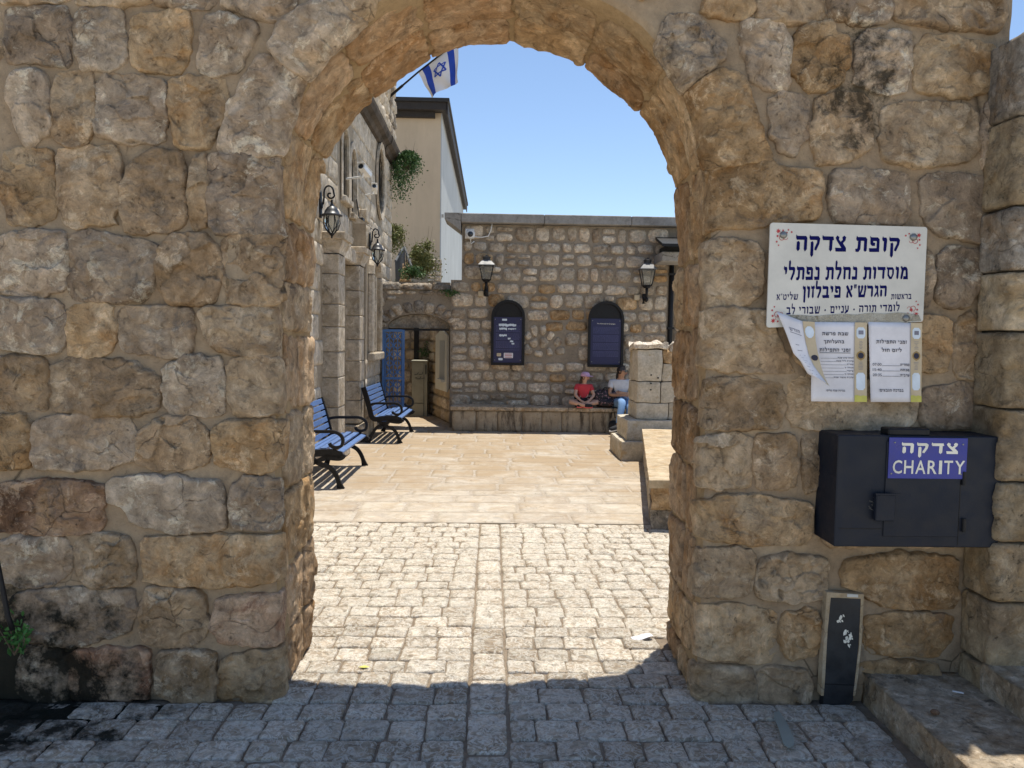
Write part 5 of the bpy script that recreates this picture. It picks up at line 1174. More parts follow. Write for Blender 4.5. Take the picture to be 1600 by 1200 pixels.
# ------------------------------------------------------------------ low arched wall and gate on its left
XF = -2.30
lw = thing('arched_passage_wall', 'weathered low stone wall with a shallow arch over the passage in the far corner', 'wall', (-1.6, YW, 0))
zl = PY(650, 441, YW).z; ox = PY(654, 510, YW).x; ow = ra-.004-ox; zsp = PY(654, 513, YW).z; zcr = PY(654, 490, YW).z
def hole(u, v):
    if abs(u-ox) >= ow: return False
    return v < zsp or ((u-ox)/ow)**2+((v-zsp)/(zcr-zsp))**2 < 1
n = 14
arcp = [(ox-math.cos(PI*k/n)*ow, zsp+math.sin(PI*k/n)*(zcr-zsp)) for k in range(n+1)]
poly = [(XF, 0), (ox-ow, 0)]+arcp+[(ox+ow, 0), (ra+.008, 0), (ra+.008, zl-.12), (XF, zl-.12)]
YL = YW+.02
MB().prism(poly, lambda u, v, h: Vector((u, YL+h, v)), 0, .45).build('wall_core', 'rear_mortar', lw)
FL = lambda u, v, h: Vector((u, YL-.004-h, v))
nv_ = 11
for k in range(nv_):
    a0, a1 = PI*(k+.08)/nv_, PI*(k+.92)/nv_; th_ = .20+.03*(k % 2)
    p = [(ox-math.cos(a)*(ow+r_*1.0), zsp+math.sin(a)*(zcr-zsp+r_)) for a, r_ in ((a0, .02), (a0, th_), ((a0+a1)/2, th_+.02), (a1, th_), (a1, .02))]
    stone('voussoir', p, FL, 'dark_stone' if k % 3 else 'rear', lw, depth=.035, rough=.012, N=20, K=5, facets=2, outj=.008, edge=.02, skirt=-.03, ck=1, cw=.15)
def skl(u, v, hw, hh):
    if abs(u-ox) < ow+hw*.8 and v < zsp: return True
    return ((u-ox)/(ow+.24+hw*.5))**2+((v-zsp)/(zcr-zsp+.24+hh*.5))**2 < 1 if v >= zsp-.02 else False
rubble(XF+.01, ra, .02, zl-.13, (.18, .26), (.2, .42), .04, skl, FL, ('dark_stone', 'dark_stone', 'rear'), lw, 21, jit=.3)
x = XF+.01
while x < ra-.05:
    w_ = min(rr.uniform(.4, .6), ra-x); vs, fs = relief([(x+.005, YL-.06), (x+w_-.005, YL-.06), (x+w_-.005, YL+.5), (x+.005, YL+.5)], lambda u, v, h: Vector((u, v, zl-.05+h)), depth=.05, rough=.02, N=28, K=6, facets=2, skirt=-.08, ck=1, cw=.1)
    me = bpy.data.meshes.new('coping_stone'); me.from_pydata([tuple(q) for q in vs], [], fs); link('coping_stone', me, 'dark_stone', lw, True); x += w_
# tympanum slab and lintel bar
MB().prism([(ox-ow+.01, zsp+.01)]+[(x_, z_-.012) for x_, z_ in arcp[1:-1]]+[(ox+ow-.01, zsp+.01)], lambda u, v, h: Vector((u, YL+.14+h, v)), 0, .1).build('tympanum', 'dark_stone', lw)
gt = thing('blue_iron_gate', 'blue wrought iron gate leaf with scrolled bars under the low arch', 'gate', (ox-ow, YW+.1, 0))
gx0, gx1 = PY(599, 600, YW-.12).x, PY(630, 600, YW-.12).x; gz1 = PY(615, 515, YW-.12).z; gz0 = .12; GY = YW-.12
mb = MB()
for x in (gx0, gx1): mb.box(x-.022, x+.022, GY-.02, GY+.02, gz0, gz1)
zm = PY(615, 593, GY).z
for z in (gz0, zm, gz1-.04): mb.box(gx0+.022, gx1-.022, GY-.018, GY+.018, z, z+.045)
mb.build('gate_frame', 'blue_gate', gt)
for (za, zb) in ((gz0+.05, zm-.01), (zm+.05, gz1-.05)):
    for k in range(5):
        x = gx0+(gx1-gx0)*(k+.5)/5; MB().tube([(x, GY, za), (x, GY, zb)], .010, 6).build('bar', 'blue_gate', gt)
    mb = MB(); nn = int((zb-za)/.15)
    for k in range(4):
        for j in range(nn):
            xx = gx0+(gx1-gx0)*(k+1)/5; zz = za+(zb-za)*(j+.5)/nn; s_ = 1 if (k+j) % 2 else -1
            mb.tube([(xx+s_*.030*math.cos(a*.7)*(1-a*.05), GY, zz+(a-4)*.016) for a in range(9)], .011, 5, cap=False)
    mb.build('scrollwork', 'blue_gate', gt)
MB().box(ox-ow+.02, ox+ow-.02, YL+.05, YL+.09, zsp-.04, zsp-.001).build('lintel_bar', 'black_iron', gt)

# passage behind
YBk = 16.85
pb = thing('passage_end_wall', 'coursed stone wall closing the end of the passage behind the cabinet', 'wall', (-1.9, YBk, 0))
MB().box(-2.6, -1.28, YBk+.02, YBk+.4, -.02, 2.42).build('wall_core', 'rear_mortar', pb)
rubble(-2.45, -1.30, .01, 2.40, (.19, .27), (.24, .42), .035, None, lambda u, v, h: Vector((u, YBk+.015-h, v)), ('rear', 'pier', 'rear'), pb, 31, jit=.12)
pa, pb_ = Vector((ra-.02, YW+.58, 0)), Vector((-1.36, YBk+.02, 0)); dv = (pb_-pa); LN = dv.length; dv.normalize(); nv2 = Vector((-dv.y, dv.x, 0)); 
if nv2.x > 0: nv2 = -nv2
FPs = lambda u, v, h: pa+dv*u+nv2*h+Vector((0, 0, v))
ps = thing('passage_side_wall', 'angled stone wall along the right of the passage with a whitewashed window surround', 'wall', tuple(pa))
mb = MB(); q = [FPs(0, 0, -.01), FPs(LN, 0, -.01), FPs(LN, 0, -.35), FPs(0, 0, -.35)]
mb.add([v+Vector((0, 0, -.02)) for v in q]+[v+Vector((0, 0, 2.1)) for v in q], [(0, 1, 2, 3), (4, 5, 6, 7), (0, 1, 5, 4), (1, 2, 6, 5), (2, 3, 7, 6), (3, 0, 4, 7)]); mb.build('wall_core', 'rear_mortar', ps)
wu0, wu1 = .15, 1.25
rubble(0.02, LN, .01, 2.08, (.2, .27), (.3, .5), .035, lambda u, v, a, b: wu0-.1 < u < wu1+.1 and v > .80, FPs, ('rear', 'pier'), ps, 33, jit=.12)
mb = MB(); mb.prism([(wu0, .62), (wu1, .62), (wu1, 1.72), ((wu0+wu1)/2, 1.85), (wu0, 1.72)], FPs, 0, .04); mb.build('window_surround', 'white_plaster', ps)
MB().prism([(wu0+.22, .85), (wu1-.45, .85), (wu1-.45, 1.62), (wu0+.22, 1.62)], FPs, .042, .05).build('window_pane', 'pale_blue', ps)
MB().prism([(wu0+.16, .80), (wu1-.40, .80), (wu1-.40, .85), (wu0+.16, .85)], FPs, .04, .12).build('window_sill', 'white_plaster', ps)
cb = thing('utility_cabinet', 'tall khaki street cabinet with scrawled marks standing in the passage', 'cabinet', tuple(PG(655, 648)))
c0, c1 = PY(643, 648, 16.25), PY(667, 648, 16.25); w_ = c1.x-c0.x; ztp = PY(655, 563, 16.25).z; zmid = PY(655, 630, 16.25).z
MB().box(c0.x, c1.x-.07, 16.25, 16.6, zmid+.006, ztp-.03, ch=.008).build('cabinet_body', 'cabinet', cb)
MB().box(c0.x, c1.x-.07, 16.25, 16.6, -.01, zmid-.004, ch=.006).build('plinth', 'cabinet', cb)
MB().box(c1.x-.068, c1.x, 16.27, 16.6, -.01, ztp-.03).build('side_panel', 'cabinet', cb)
MB().box(c0.x-.015, c1.x+.01, 16.23, 16.62, ztp-.028, ztp, ch=.008).build('cabinet_top', 'cabinet', cb)
mb = MB()
for (x, y, l, a) in ((650, 585, 5, .2), (653, 583, 4, 1.3), (657, 585, 5, .1), (660, 583, 4, 1.5), (650, 590, 4, .4), (653, 592, 6, 0), (657, 590, 4, 1.2), (661, 591, 5, .2)):
    p = PY(x, y, 16.24); d = Vector((math.cos(a), 0, math.sin(a)))*l*.007; mb.tube([p-d, p+d], .006, 4)
mb.build('scrawl', 'black_iron', cb, kind='stuff')
MB().box(c1.x-.04, c1.x-.02, 16.245, 16.27, .9, 1.1).build('handle', 'black_iron', cb)
pd = PY(651, 560, YBk); tag(MB().box(pd.x-.05, pd.x+.05, YBk-.12, YBk-.03, .4, 1.95).build('dark_standpipe', 'black_iron'), 'dark vertical pipe on the passage end wall above the cabinet', 'pipe')
leafclump('ivy_sprig', 'small green creeper beside the dark pipe at the passage end', 'plant', PY(662, 549, YBk-.1), (.12, .06, .10), 120, .025, 'leaf_dark', 0, 8)
leafclump('wall_weed', 'small green weed growing on the coping of the low arched wall', 'plant', (PY(702, 457, YW-.05).x, YW-.06, PY(702, 457, YW-.05).z), (.14, .06, .06), 160, .022, 'leaf_dark', 0, 9)
# ------------------------------------------------------------------ facade of the old building on the left
fac = thing('old_stone_building', 'old limestone building with carved doorway and lancet windows along the left of the courtyard', 'building', (XF, 11, 0))
Y0F, Y1F, ZK = 4.6, 17.6, 5.50
FFc = lambda u, v, h: Vector((XF+h, u, v))
FFn = lambda u, v, h: Vector((XF+h, u, v))
def lanc(c, w_, z0, z1): return lambda u, v: abs(u-c) < w_/2 and z0 < v and (v < z1-w_*.6 or ((u-c)/(w_/2))**2+((v-(z1-w_*.6))/(w_*.6))**2 < 1)
wins = [(12.05, .42, 3.85, 4.85), (12.75, .46, 3.70, 4.70)]
ovc, ovr, ovz, ovh = 15.75, .42, 4.80, .62
oval = lambda u, v: ((u-ovc)/ovr)**2+((v-ovz)/ovh)**2 < 1
niche = lambda u, v: 14.35 < u < 15.75 and 1.40 < v and (v < 2.85 or ((u-15.05)/.7)**2+((v-2.85)/.45)**2 < 1)
door = lambda u, v: 11.05 < u < 12.05 and v < 2.75
hs = [lanc(*w) for w in wins]+[oval, door]
hole = lambda u, v: any(h(u, v) for h in hs)
nu, nv = 260, 110
face(FFc, Y0F, Y1F, 0, ZK, nu, nv, .004, 'joint_face', 'fac_mortar', fac, hole)
# reveals of the openings: strips going 0.22 m into the wall, then a back face
def reveal(pts, depth, back, nm):
    n = len(pts); vs = [FFc(u, v, .012) for u, v in pts]+[FFc(u, v, -depth) for u, v in pts]
    MB().add(vs, [(i, (i+1) % n, n+(i+1) % n, n+i) for i in range(n)]).build('reveal', 'facade', fac)
    return MB().sheet([pts], FFc, -depth+.002).build(nm, back, fac)
def lpts(c, w_, z0, z1, g=.03):
    w2 = w_/2+g; zs_ = z1-w_*.6; return [(c-w2, z0-g), (c+w2, z0-g)]+[(c+w2*math.cos(k*PI/10), zs_+(w_*.6+g)*math.sin(k*PI/10)) for k in range(11)]
for w_ in wins:
    o = reveal(lpts(*w_), .045, 'void', 'window')
    c_, ww, z0, z1 = w_
    fr = lpts(c_, ww, z0, z1, .02); fo = lpts(c_, ww, z0, z1, .13); n = len(fr)
    vs = [FFc(u, v, .01) for u, v in fo]+[FFc(u, v, .03) for u, v in fo]+[FFc(u, v, .03) for u, v in fr]+[FFc(u, v, -.05) for u, v in fr]
    MB().add(vs, [(k*n+i, k*n+(i+1) % n, (k+1)*n+(i+1) % n, (k+1)*n+i) for k in range(3) for i in range(n)]).build('window_frame', 'facade', o)
    MB().box(XF-.05, XF+.09, c_-ww/2-.1, c_+ww/2+.1, z0-.14, z0-.05, ch=.01).build('window_sill', 'facade', o)
op = [(ovc+(ovr+.03)*math.cos(k*PI/12), ovz+(ovh+.03)*math.sin(k*PI/12)) for k in range(24)]
o = reveal(op, .05, 'void', 'window')
fo = [(ovc+(ovr+.15)*math.cos(k*PI/12), ovz+(ovh+.15)*math.sin(k*PI/12)) for k in range(24)]
vs = [FFc(u, v, .01) for u, v in fo]+[FFc(u, v, .06) for u, v in fo]+[FFc(u, v, .04) for u, v in op]+[FFc(u, v, -.05) for u, v in op]; n = 24
MB().add(vs, [(k*n+i, k*n+(i+1) % n, (k+1)*n+(i+1) % n, (k+1)*n+i) for k in range(3) for i in range(n)]).build('window_frame', 'facade', o)
XBAY = -2.055; BF = lambda u, v, h: Vector((XBAY+h, u, v))
b0, b1, bzt = 12.64, 14.27, 3.52
MB().box(XF-.1, XBAY-.012, b0, b1, -.01, bzt-.01).build('bay_core', 'fac_mortar', fac)
nc = 13.42; n0, n1 = nc-.40, nc+.40
MB().prism([(n0, 1.42), (n1, 1.42)]+[(nc+.40*math.cos(k*PI/12), 2.70+.30*math.sin(k*PI/12)) for k in range(13)], BF, -.03, .004).build('blind_window', 'pier', fac)
for (a, b) in ((n0-.13, n0), (nc-.05, nc+.05), (n1, n1+.13)): MB().box(XBAY-.02, XBAY+(.05 if a > nc-.1 and b < nc+.1 else .08), a, b, 1.42, 2.72, ch=.02).build('window_jamb', 'facade', fac)
MB().box(XBAY-.02, XBAY+.11, n0-.2, n1+.2, 1.28, 1.415, ch=.02).build('window_sill', 'facade', fac)
for k in range(9):
    a0, a1 = PI*k/9+.01, PI*(k+1)/9-.01
    MB().prism([(nc+r_*math.cos(a), 2.725+r_*.72*math.sin(a)) for a, r_ in ((a0, .41), (a0, .54), (a1, .54), (a1, .41))], BF, -.01, .08).build('arch_stone', 'facade', fac)
q = random.Random(5); v = .01
while v < bzt-.05:
    h = q.uniform(.26, .36); h = h if bzt-v-h > .15 else bzt-v; u = b0
    while u < b1-.05:
        w_ = q.uniform(.35, .6); w_ = w_ if b1-u-w_ > .15 else b1-u; m_ = (u+w_/2, v+h/2)
        if not (n0-.1 < u+w_-.05 and u+.05 < n1+.1 and v+h > 1.42 and v < 3.08):
            stone('ashlar_block', [(u+.004, v+.004), (u+w_-.004, v+.004), (u+w_-.004, v+h-.004), (u+.004, v+h-.004)], lambda a_, b_, c_: Vector((XBAY-.008+c_, a_, b_)), 'facade', fac, depth=.014, rough=.004, N=20, K=4, facets=1, outj=.003, edge=.01, skirt=-.02, ck=1, cw=.05)
        u += w_
    v += h
MB().add([(XF-.02, b0, bzt+.16), (XBAY+.0, b0, bzt), (XBAY+.0, b1, bzt), (XF-.02, b1, bzt+.16), (XF-.02, b0, bzt-.01), (XBAY+.0, b0, bzt-.01), (XBAY+.0, b1, bzt-.01), (XF-.02, b1, bzt-.01)], [(0, 1, 2, 3), (4, 5, 6, 7), (0, 1, 5, 4), (1, 2, 6, 5), (2, 3, 7, 6), (3, 0, 4, 7)]).build('bay_weathering', 'facade', fac)
o = reveal([(11.02, 0.0), (12.08, 0.0), (12.08, 2.78), (11.02, 2.78)], .30, 'dark_glass', 'doorway')
MB().box(XF-.29, XF-.26, 11.04, 12.06, 0.02, 2.76).build('door', 'black_iron', o)
MB().box(XF+.0, XF+.14, 10.99, 11.03, 0.02, 2.72).build('door_edge', 'black_iron', o)
# ashlar blocks
q = random.Random(17); blocks = []
v = .02
while v < ZK-.1:
    h = q.uniform(.26, .36); h = h if ZK-v-h > .15 else ZK-v-.005; u = Y0F+q.uniform(0, .3)
    while u < Y1F-.1:
        w_ = q.uniform(.38, .75); w_ = min(w_, Y1F-u); m_ = (u+w_/2, v+h/2)
        g_ = .05
        if not any(hole(uu, vv) for uu in (u-g_, u+w_*.25, u+w_/2, u+w_*.75, u+w_+g_) for vv in (v-g_, v+h/2, v+h+g_)) and not (10.45 < m_[0] < 11.0 or 12.15 < m_[0] < 12.65) or v > 3.2 and not any(hole(uu, vv) for uu in (u-g_, u+w_/2, u+w_+g_) for vv in (v-g_, v+h/2, v+h+g_)):
            blocks.append((u, u+w_, v, v+h))
        u += w_
    v += h
blocks.sort(key=lambda b: (b[0] < 9.4, b[0]))
rv_, rf_ = [], []
for i, (a, b, c, d) in enumerate(blocks):
    p = [(a+.004, c+.004), (b-.004, c+.004), (b-.004, d-.004), (a+.004, d-.004)]
    kw = dict(depth=.014+q.uniform(0, .008), rough=.006, N=20, K=4, facets=1, outj=.004, edge=.015, skirt=-.02, ck=1, cw=.05)
    if i < 270: stone('ashlar_block', p, FFn, 'facade', fac, **kw)
    else:
        v_, f = relief(p, FFn, **kw); o = len(rv_); rv_ += v_; rf_ += [tuple(k+o for k in x) for x in f]
if rf_: MB().add(rv_, rf_).build('near_ashlar', 'facade', fac, True, kind='stuff')
MB().box(XF-.8, XF-.30, Y0F, Y1F, -.02, ZK).build('wall_core', 'fac_mortar', fac)
MB().box(XF-.3, XF-.006, Y1F-.25, Y1F, -.02, ZK).build('end_wall', 'facade', fac)
# pilasters
for (a, b) in ((10.50, 10.95), (12.20, 12.60)):
    x1 = XF+.22
    pil = MB().box(XF-.1, x1, a, b, -.01, .01).build('pilaster', 'facade', fac)
    z = .30; MB().box(XF-.05, x1+.07, a-.07, b+.07, 0, .28, ch=.02).build('pilaster_base', 'facade', pil)
    while z < 2.80:
        h = q.uniform(.30, .42); h = h if 2.8-z-h > .1 else 2.8-z
        MB().box(XF-.05, x1+q.uniform(-.006, .006), a+q.uniform(-.004, .004), b, z, z+h-.005, ch=.012).build('pilaster_block', 'facade', pil); z += h
    cap = MB()
    pr = [(0, 2.805), (.015, 2.86), (.04, 2.90), (.06, 2.95), (.06, 2.985), (.09, 2.99), (.105, 3.07), (.09, 3.08)]
    for (o1, z1), (o2, z2) in zip(pr, pr[1:]):
        if z2 > z1:
            A = [(XF-.05, a-o1), (x1+o1, a-o1), (x1+o1, b+o1), (XF-.05, b+o1)]; B = [(XF-.05, a-o2), (x1+o2, a-o2), (x1+o2, b+o2), (XF-.05, b+o2)]
            cap.add([(*p_, z1) for p_ in A]+[(*p_, z2) for p_ in B], [(0, 1, 5, 4), (1, 2, 6, 5), (2, 3, 7, 6), (3, 0, 4, 7)])
    o = pr[-1][0]; cap.add([(XF-.05, a-o, 3.08), (x1+o, a-o, 3.08), (x1+o, b+o, 3.08), (XF-.05, b+o, 3.08)], [(0, 1, 2, 3)])
    cap.build('capital', 'facade', pil)
MB().box(XF+.0, XF+.17, 10.97, 12.18, 2.80, 3.02, ch=.02).build('door_lintel', 'facade', fac)
MB().box(XF-.02, XF+.10, 11.1, 12.1, 3.03, 3.12, ch=.02).build('door_hood', 'facade', fac)
# cornice
prof = [(0, 0), (.05, .02), (.09, .10), (.17, .14), (.20, .22), (.20, .30), (.16, .33), (.0, .36)]
x = Y0F
while x < Y1F+.2:
    w_ = min(q.uniform(.7, 1.0), Y1F+.25-x); o_ = q.uniform(-.008, .008); mb = MB(); n = len(prof)
    A = [(XF+p_[0]+(o_ if p_[0] else 0), x+.003, ZK+.002+p_[1]) for p_ in prof]+[(XF-.15, x+.003, ZK+.36), (XF-.15, x+.003, ZK+.002)]
    B = [(p_[0], x+w_-.003, p_[2]) for p_ in A]; n = len(A)
    mb.add(A+B, [(i, (i+1) % n, n+(i+1) % n, n+i) for i in range(n)]+[tuple(range(n)), tuple(range(n, 2*n))]); mb.build('cornice_stone', 'dark_ledge', fac); x += w_
# upper storey
XU = XF+.10; UF = lambda u, v, h: Vector((XU+h, u, v))
UE = 17.25
MB().box(XU-1.2, XU-.01, 10.5, UE, ZK+.37, 8.2).build('upper_core', 'fac_mortar', fac)
ub = []
v = ZK+.38
while v < 8.1:
    h = q.uniform(.28, .38); u = 10.6
    while u < UE-.1: w_ = min(q.uniform(.2, .42), UE-u); ub.append((u, u+w_, v, v+h)); u += w_
    v += h
ub.sort(key=lambda b: -b[0]); v3, f3 = [], []
for i, (a, b, c, d) in enumerate(ub):
    if b < 13: continue
    p = [(a+.012, c+.012), (b-.012, c+.012), (b-.012, d-.012), (a+.012, d-.012)]
    if i < 28: stone('parapet_stone', p, UF, 'dark_stone' if q.random() < .5 else 'facade', fac, depth=.05, rough=.02, N=20, K=4, facets=2, outj=.008, skirt=-.02, ck=1, cw=.12)
    else: v_, f = relief(p, UF, depth=.05, rough=.02, N=16, K=3, facets=2, skirt=-.02, ck=1); o = len(v3); v3 += v_; f3 += [tuple(k+o for k in x) for x in f]
if f3: MB().add(v3, f3).build('upper_stones', 'facade', fac, True, kind='stuff')
# end face of the upper storey, towards the far side is unseen

# wall lanterns on the facade
def scroll_lantern(label, Yp, zp, arm, k_=1.22, XW=None):
    XW = XF if XW is None else XW
    th = thing('scroll_lantern', label, 'lantern', (XW, Yp, zp), 'scroll bracket lanterns on the old building'); C = Vector((XW, Yp, zp))
    MB().lathe([(.02, 0), (.055, .0), (.055, .02), (.03, .035)], C+Vector((.02, 0, 0)), 10, (1, 0, 0)).build('wall_plate', 'black_iron', th)
    pl_ = MB(); pl_.prism([(-.035, -.16), (.035, -.16), (.05, -.08), (.05, .08), (.035, .16), (0, .19), (-.035, .16), (-.05, .08), (-.05, -.08)], lambda u, v, h: C+Vector((.012+h, u, v)), 0, .025); pl_.build('back_plate', 'black_iron', th)
    pts = [C+Vector((.03, 0, .0)), C+Vector((.06, 0, .02)), C+Vector((.07, 0, .10))]
    for k in range(9): a = PI-k*PI/8; pts.append(C+Vector((.07+(arm-.07)*.62+(arm-.07)*.62*math.cos(a), 0, .16+.09*math.sin(a))))
    cx_, cz = arm-.02, .135
    for k in range(10): a = -.2-k*.55; r_ = .055-.0045*k; pts.append(C+Vector((cx_+r_*math.cos(a), 0, cz+r_*math.sin(a))))
    MB().tube(pts, .012, 7).build('scroll_arm', 'black_iron', th, True)
    L_ = C+Vector((arm, 0, -.30))
    MB().tube([L_+Vector((0, 0, .37)), L_+Vector((0, 0, .31))], .014, 8).build('hook', 'black_iron', th)
    MB().lathe([(.135, .165), (.140, .175), (.100, .195), (.085, .235), (.06, .275), (.025, .295), (.02, .32), (.0, .325)], L_, 16).build('hood', 'lamp_black', th, True)
    MB().lathe([(.088, .168), (.095, .10), (.085, .03), (.055, -.03), (.02, -.06)], L_, 12).build('glass_shade', 'glass', th, True)
    mb = MB()
    for k in range(6):
        a = k*PI/3; b_ = a+PI/3
        for s_ in (a, b_):
            mb.tube([L_+Vector((.10*math.cos(a), .10*math.sin(a), .168)), L_+Vector((.106*math.cos(a*.8+s_*.2), .106*math.sin(a*.8+s_*.2), .07)), L_+Vector((.085*math.cos((a+s_)/2), .085*math.sin((a+s_)/2), 0)), L_+Vector((.03*math.cos(s_), .03*math.sin(s_), -.06))], .006, 5)
    mb.lathe([(.035, -.055), (.03, -.075), (.012, -.09), (.012, -.11), (.0, -.125)], L_, 8)
    mb.build('cage', 'black_iron', th)
    for ch_ in [x for x in COL.objects if x.parent == th]: ch_.data.transform(Matrix.Translation(C) @ Matrix.Scale(k_, 4) @ Matrix.Translation(-C))
scroll_lantern('larger looking black scroll bracket lantern nearest the archway on the old building', 10.28, 3.40, .17, 1.02)
scroll_lantern('black scroll bracket lantern farther along the old building over the second pilaster', 12.78, 3.22, .16, .92, XBAY+.01)
def cctv(label, c, yawz, size, wallz):
    th = thing('security_camera', label, 'camera', tuple(c), 'box cameras on the old building'); c = Vector(c); R_ = Matrix.Translation(c) @ Matrix.Rotation(yawz, 4, 'Z') @ Matrix.Rotation(-.35, 4, 'Y')
    s_ = size
    MB().box(-1.4*s_, 1.2*s_, -.55*s_, .55*s_, -.35*s_, .45*s_, R_, .05*s_).build('camera_body', 'white_metal', th)
    MB().box(-1.2*s_, 1.6*s_, -.64*s_, .64*s_, .46*s_, .56*s_, R_, .03*s_).build('sun_shield', 'white_metal', th)
    d = (R_.to_3x3() @ Vector((1, 0, 0))); MB().lathe([(.4*s_, 0), (.4*s_, .12*s_), (.26*s_, .13*s_), (.26*s_, .05*s_)], c+d*1.2*s_, 12, d).build('lens', 'dark_glass', th)
    MB().tube([c+Vector((-.2*s_, 0, -.4*s_)), c+Vector((-.3*s_, 0, -.9*s_)), Vector((XF, c.y+.1, c.z-1.1*s_))], .18*s_, 8).build('bracket', 'white_metal', th)
cctv('white security camera on a long arm beside the lancet windows', (XF+.30, 12.1, 4.24), -1.9, .10, 0)
cctv('small white security camera aimed down at the archway between the windows', (XF+.20, 13.75, 4.27), -1.45, .085, 0)
tag(MB().box(XF+.01, XF+.13, 13.35, 13.75, 3.66, 3.86, ch=.012).build('junction_box', 'facade'), 'pale metal junction box on the old building under the cameras', 'junction box')
fl = thing('floodlight', 'small dark floodlight hanging from a cable below the lancet windows', 'floodlight', (XF+.1, 12.9, 3.62))
MB().box(XF+.04, XF+.16, 12.80, 12.98, 3.58, 3.64, ch=.01).build('lamp_head', 'black_iron', fl)
MB().tube([(XF+.06, 12.97, 3.62), (XF+.05, 13.02, 3.72), (XF+.03, 12.95, 3.95)], .010, 6).build('cable', 'black_iron', fl)

# flag
A_, B_, C_, D_ = (PY(653, 113, 15.9), PY(713, 66, 15.5), PY(717, 128, 15.4), PY(673, 152, 15.8))
fg = thing('national_flag', 'white flag with two blue stripes and a blue hexagram flying from a pole', 'flag', tuple(A_))
base = Vector((XU-.02, 16.3, 0)); base.z = PY(611, 150, 16.3).z; base.x = PY(610, 150, 16.3).x
dd = (B_-A_).normalized()
MB().tube([base, A_+(B_-A_)*.0, B_+dd*.15], [.022, .018, .014], 8).build('flag_pole', 'black_iron', fg)
MB().tube([base-(A_-base).normalized()*.1, base+(A_-base)*.45], [.03, .028], 8).build('pole_socket', 'black_iron', fg)
nrm = (B_-A_).cross(D_-A_).normalized()
def FFl(u, v, h):  # u along the hoist 0..1, v along the fly 0..1
    p = A_.lerp(B_, u).lerp(D_.lerp(C_, u), v)
    w_ = .05*v**.6*math.sin(u*7+v*3.1)+.035*v*math.sin(u*13-v*5)+.02*math.sin(v*9+u*2)
    return p+nrm*(w_+h)+Vector((.03*math.sin(v*6)*u, 0, -.02*math.sin(u*9)*v))
def cloth(u0, u1, v0, v1, mt, nm, hh, n=24, m_=24):
    vs = [FFl(u0+(u1-u0)*i/n, v0+(v1-v0)*j/m_, hh) for j in range(m_+1) for i in range(n+1)]
    return MB().add(vs, [(j*(n+1)+i, j*(n+1)+i+1, (j+1)*(n+1)+i+1, (j+1)*(n+1)+i) for j in range(m_) for i in range(n)]).build(nm, mt, fg, True)
for (a, b, mt, nm) in ((0, .10, 'flag_white', 'cloth'), (.10, .27, 'flag_blue', 'stripe'), (.27, .74, 'flag_white', 'cloth'), (.74, .90, 'flag_blue', 'stripe'), (.90, 1, 'flag_white', 'cloth')): cloth(a, b, 0, 1, mt, nm, 0, 10)
mb = MB(); cu, cv, r_ = .505, .40, .20
for s_ in (0, 1):
    for hh in (.007, -.007):
        tri = [(cu+r_*math.cos(PI/2+s_*PI+k*2*PI/3)*.95, cv+r_*math.sin(PI/2+s_*PI+k*2*PI/3)*1.1) for k in range(3)]
        for i in range(3):
            a, b = tri[i], tri[(i+1) % 3]; nn = 8
            dx, dy = b[0]-a[0], b[1]-a[1]; l = math.hypot(dx, dy); ox_, oy_ = -dy/l*.018, dx/l*.018
            vs = []
            for k in range(nn+1): x_, y_ = a[0]+dx*k/nn, a[1]+dy*k/nn; vs += [FFl(x_-ox_, y_-oy_, hh*(1+.15*s_+.05*i)), FFl(x_+ox_, y_+oy_, hh*(1+.15*s_+.05*i))]
            mb.add(vs, [(2*k, 2*k+1, 2*k+3, 2*k+2) for k in range(nn)])
mb.build('star', 'flag_blue', fg)

# ------------------------------------------------------------------ house and terrace behind
hs_ = thing('plastered_house', 'tall beige plastered house with dark eaves rising behind the courtyard', 'house', (-1.5, 22, 0))
YH = 22.0; hx = PY(688, 300, YH).x; hz = PY(650, 176, YH).z
MB().box(hx-7, hx-.001, YH, YH+16, -.02, hz).build('wall', 'beige', hs_)
MB().box(hx, hx+.03, YH-.002, YH+16, -.02, hz-.001).build('side_wall', 'pale_blue', hs_)
mb = MB(); ex = PY(699, 156, YH-.3).x
mb.box(hx-7.2, ex-.02, YH-.30, YH+16.3, hz, hz+.06); mb.build('soffit_board', 'wood_dark', hs_)
mb = MB(); mb.box(hx-7.2, ex, YH-.34, YH-.30, hz-.0, hz+.20); mb.box(ex-.02, ex+.02, YH-.34, YH+16.3, hz-.12, hz+.20); mb.build('fascia', 'wood_dark', hs_)
MB().box(hx-7.2, ex+.06, YH-.40, YH+16.4, hz+.205, hz+.30).build('roof_edge', 'roof_dark', hs_)
MB().box(hx-7.2, ex-.35, YH-.16, YH-.02, hz-.16, hz-.004).build('wall_plate_beam', 'wood_dark', hs_)
MB().add([(hx-7.2, YH-.4, hz+.305), (ex+.06, YH-.4, hz+.305), (ex+.06, YH+16.4, hz+.305), (hx-7.2, YH+16.4, hz+.305), (hx-3.5, YH+4, hz+1.2), (hx-3.5, YH+12, hz+1.2)], [(0, 1, 4), (1, 2, 5, 4), (2, 3, 5), (3, 0, 4, 5)]).build('roof', 'roof_dark', hs_)
c = PY(690, 340, YH-.02); MB().box(c.x, c.x+.06, YH-.05, YH-.003, c.z, c.z+.09).build('meter_box', 'concrete', hs_)
ter = MB().box(-3.2, -.95, 17.3, 21.9, -.02, PY(650, 442, 17.6).z).build('terrace', 'rear_mortar', None, kind='structure')
zt2 = PY(650, 442, 17.6).z
fb = thing('masonry_buttress', 'stub of coursed masonry at the foot of the beige house behind the shrub', 'wall', tuple(PY(680, 430, 21.3)))
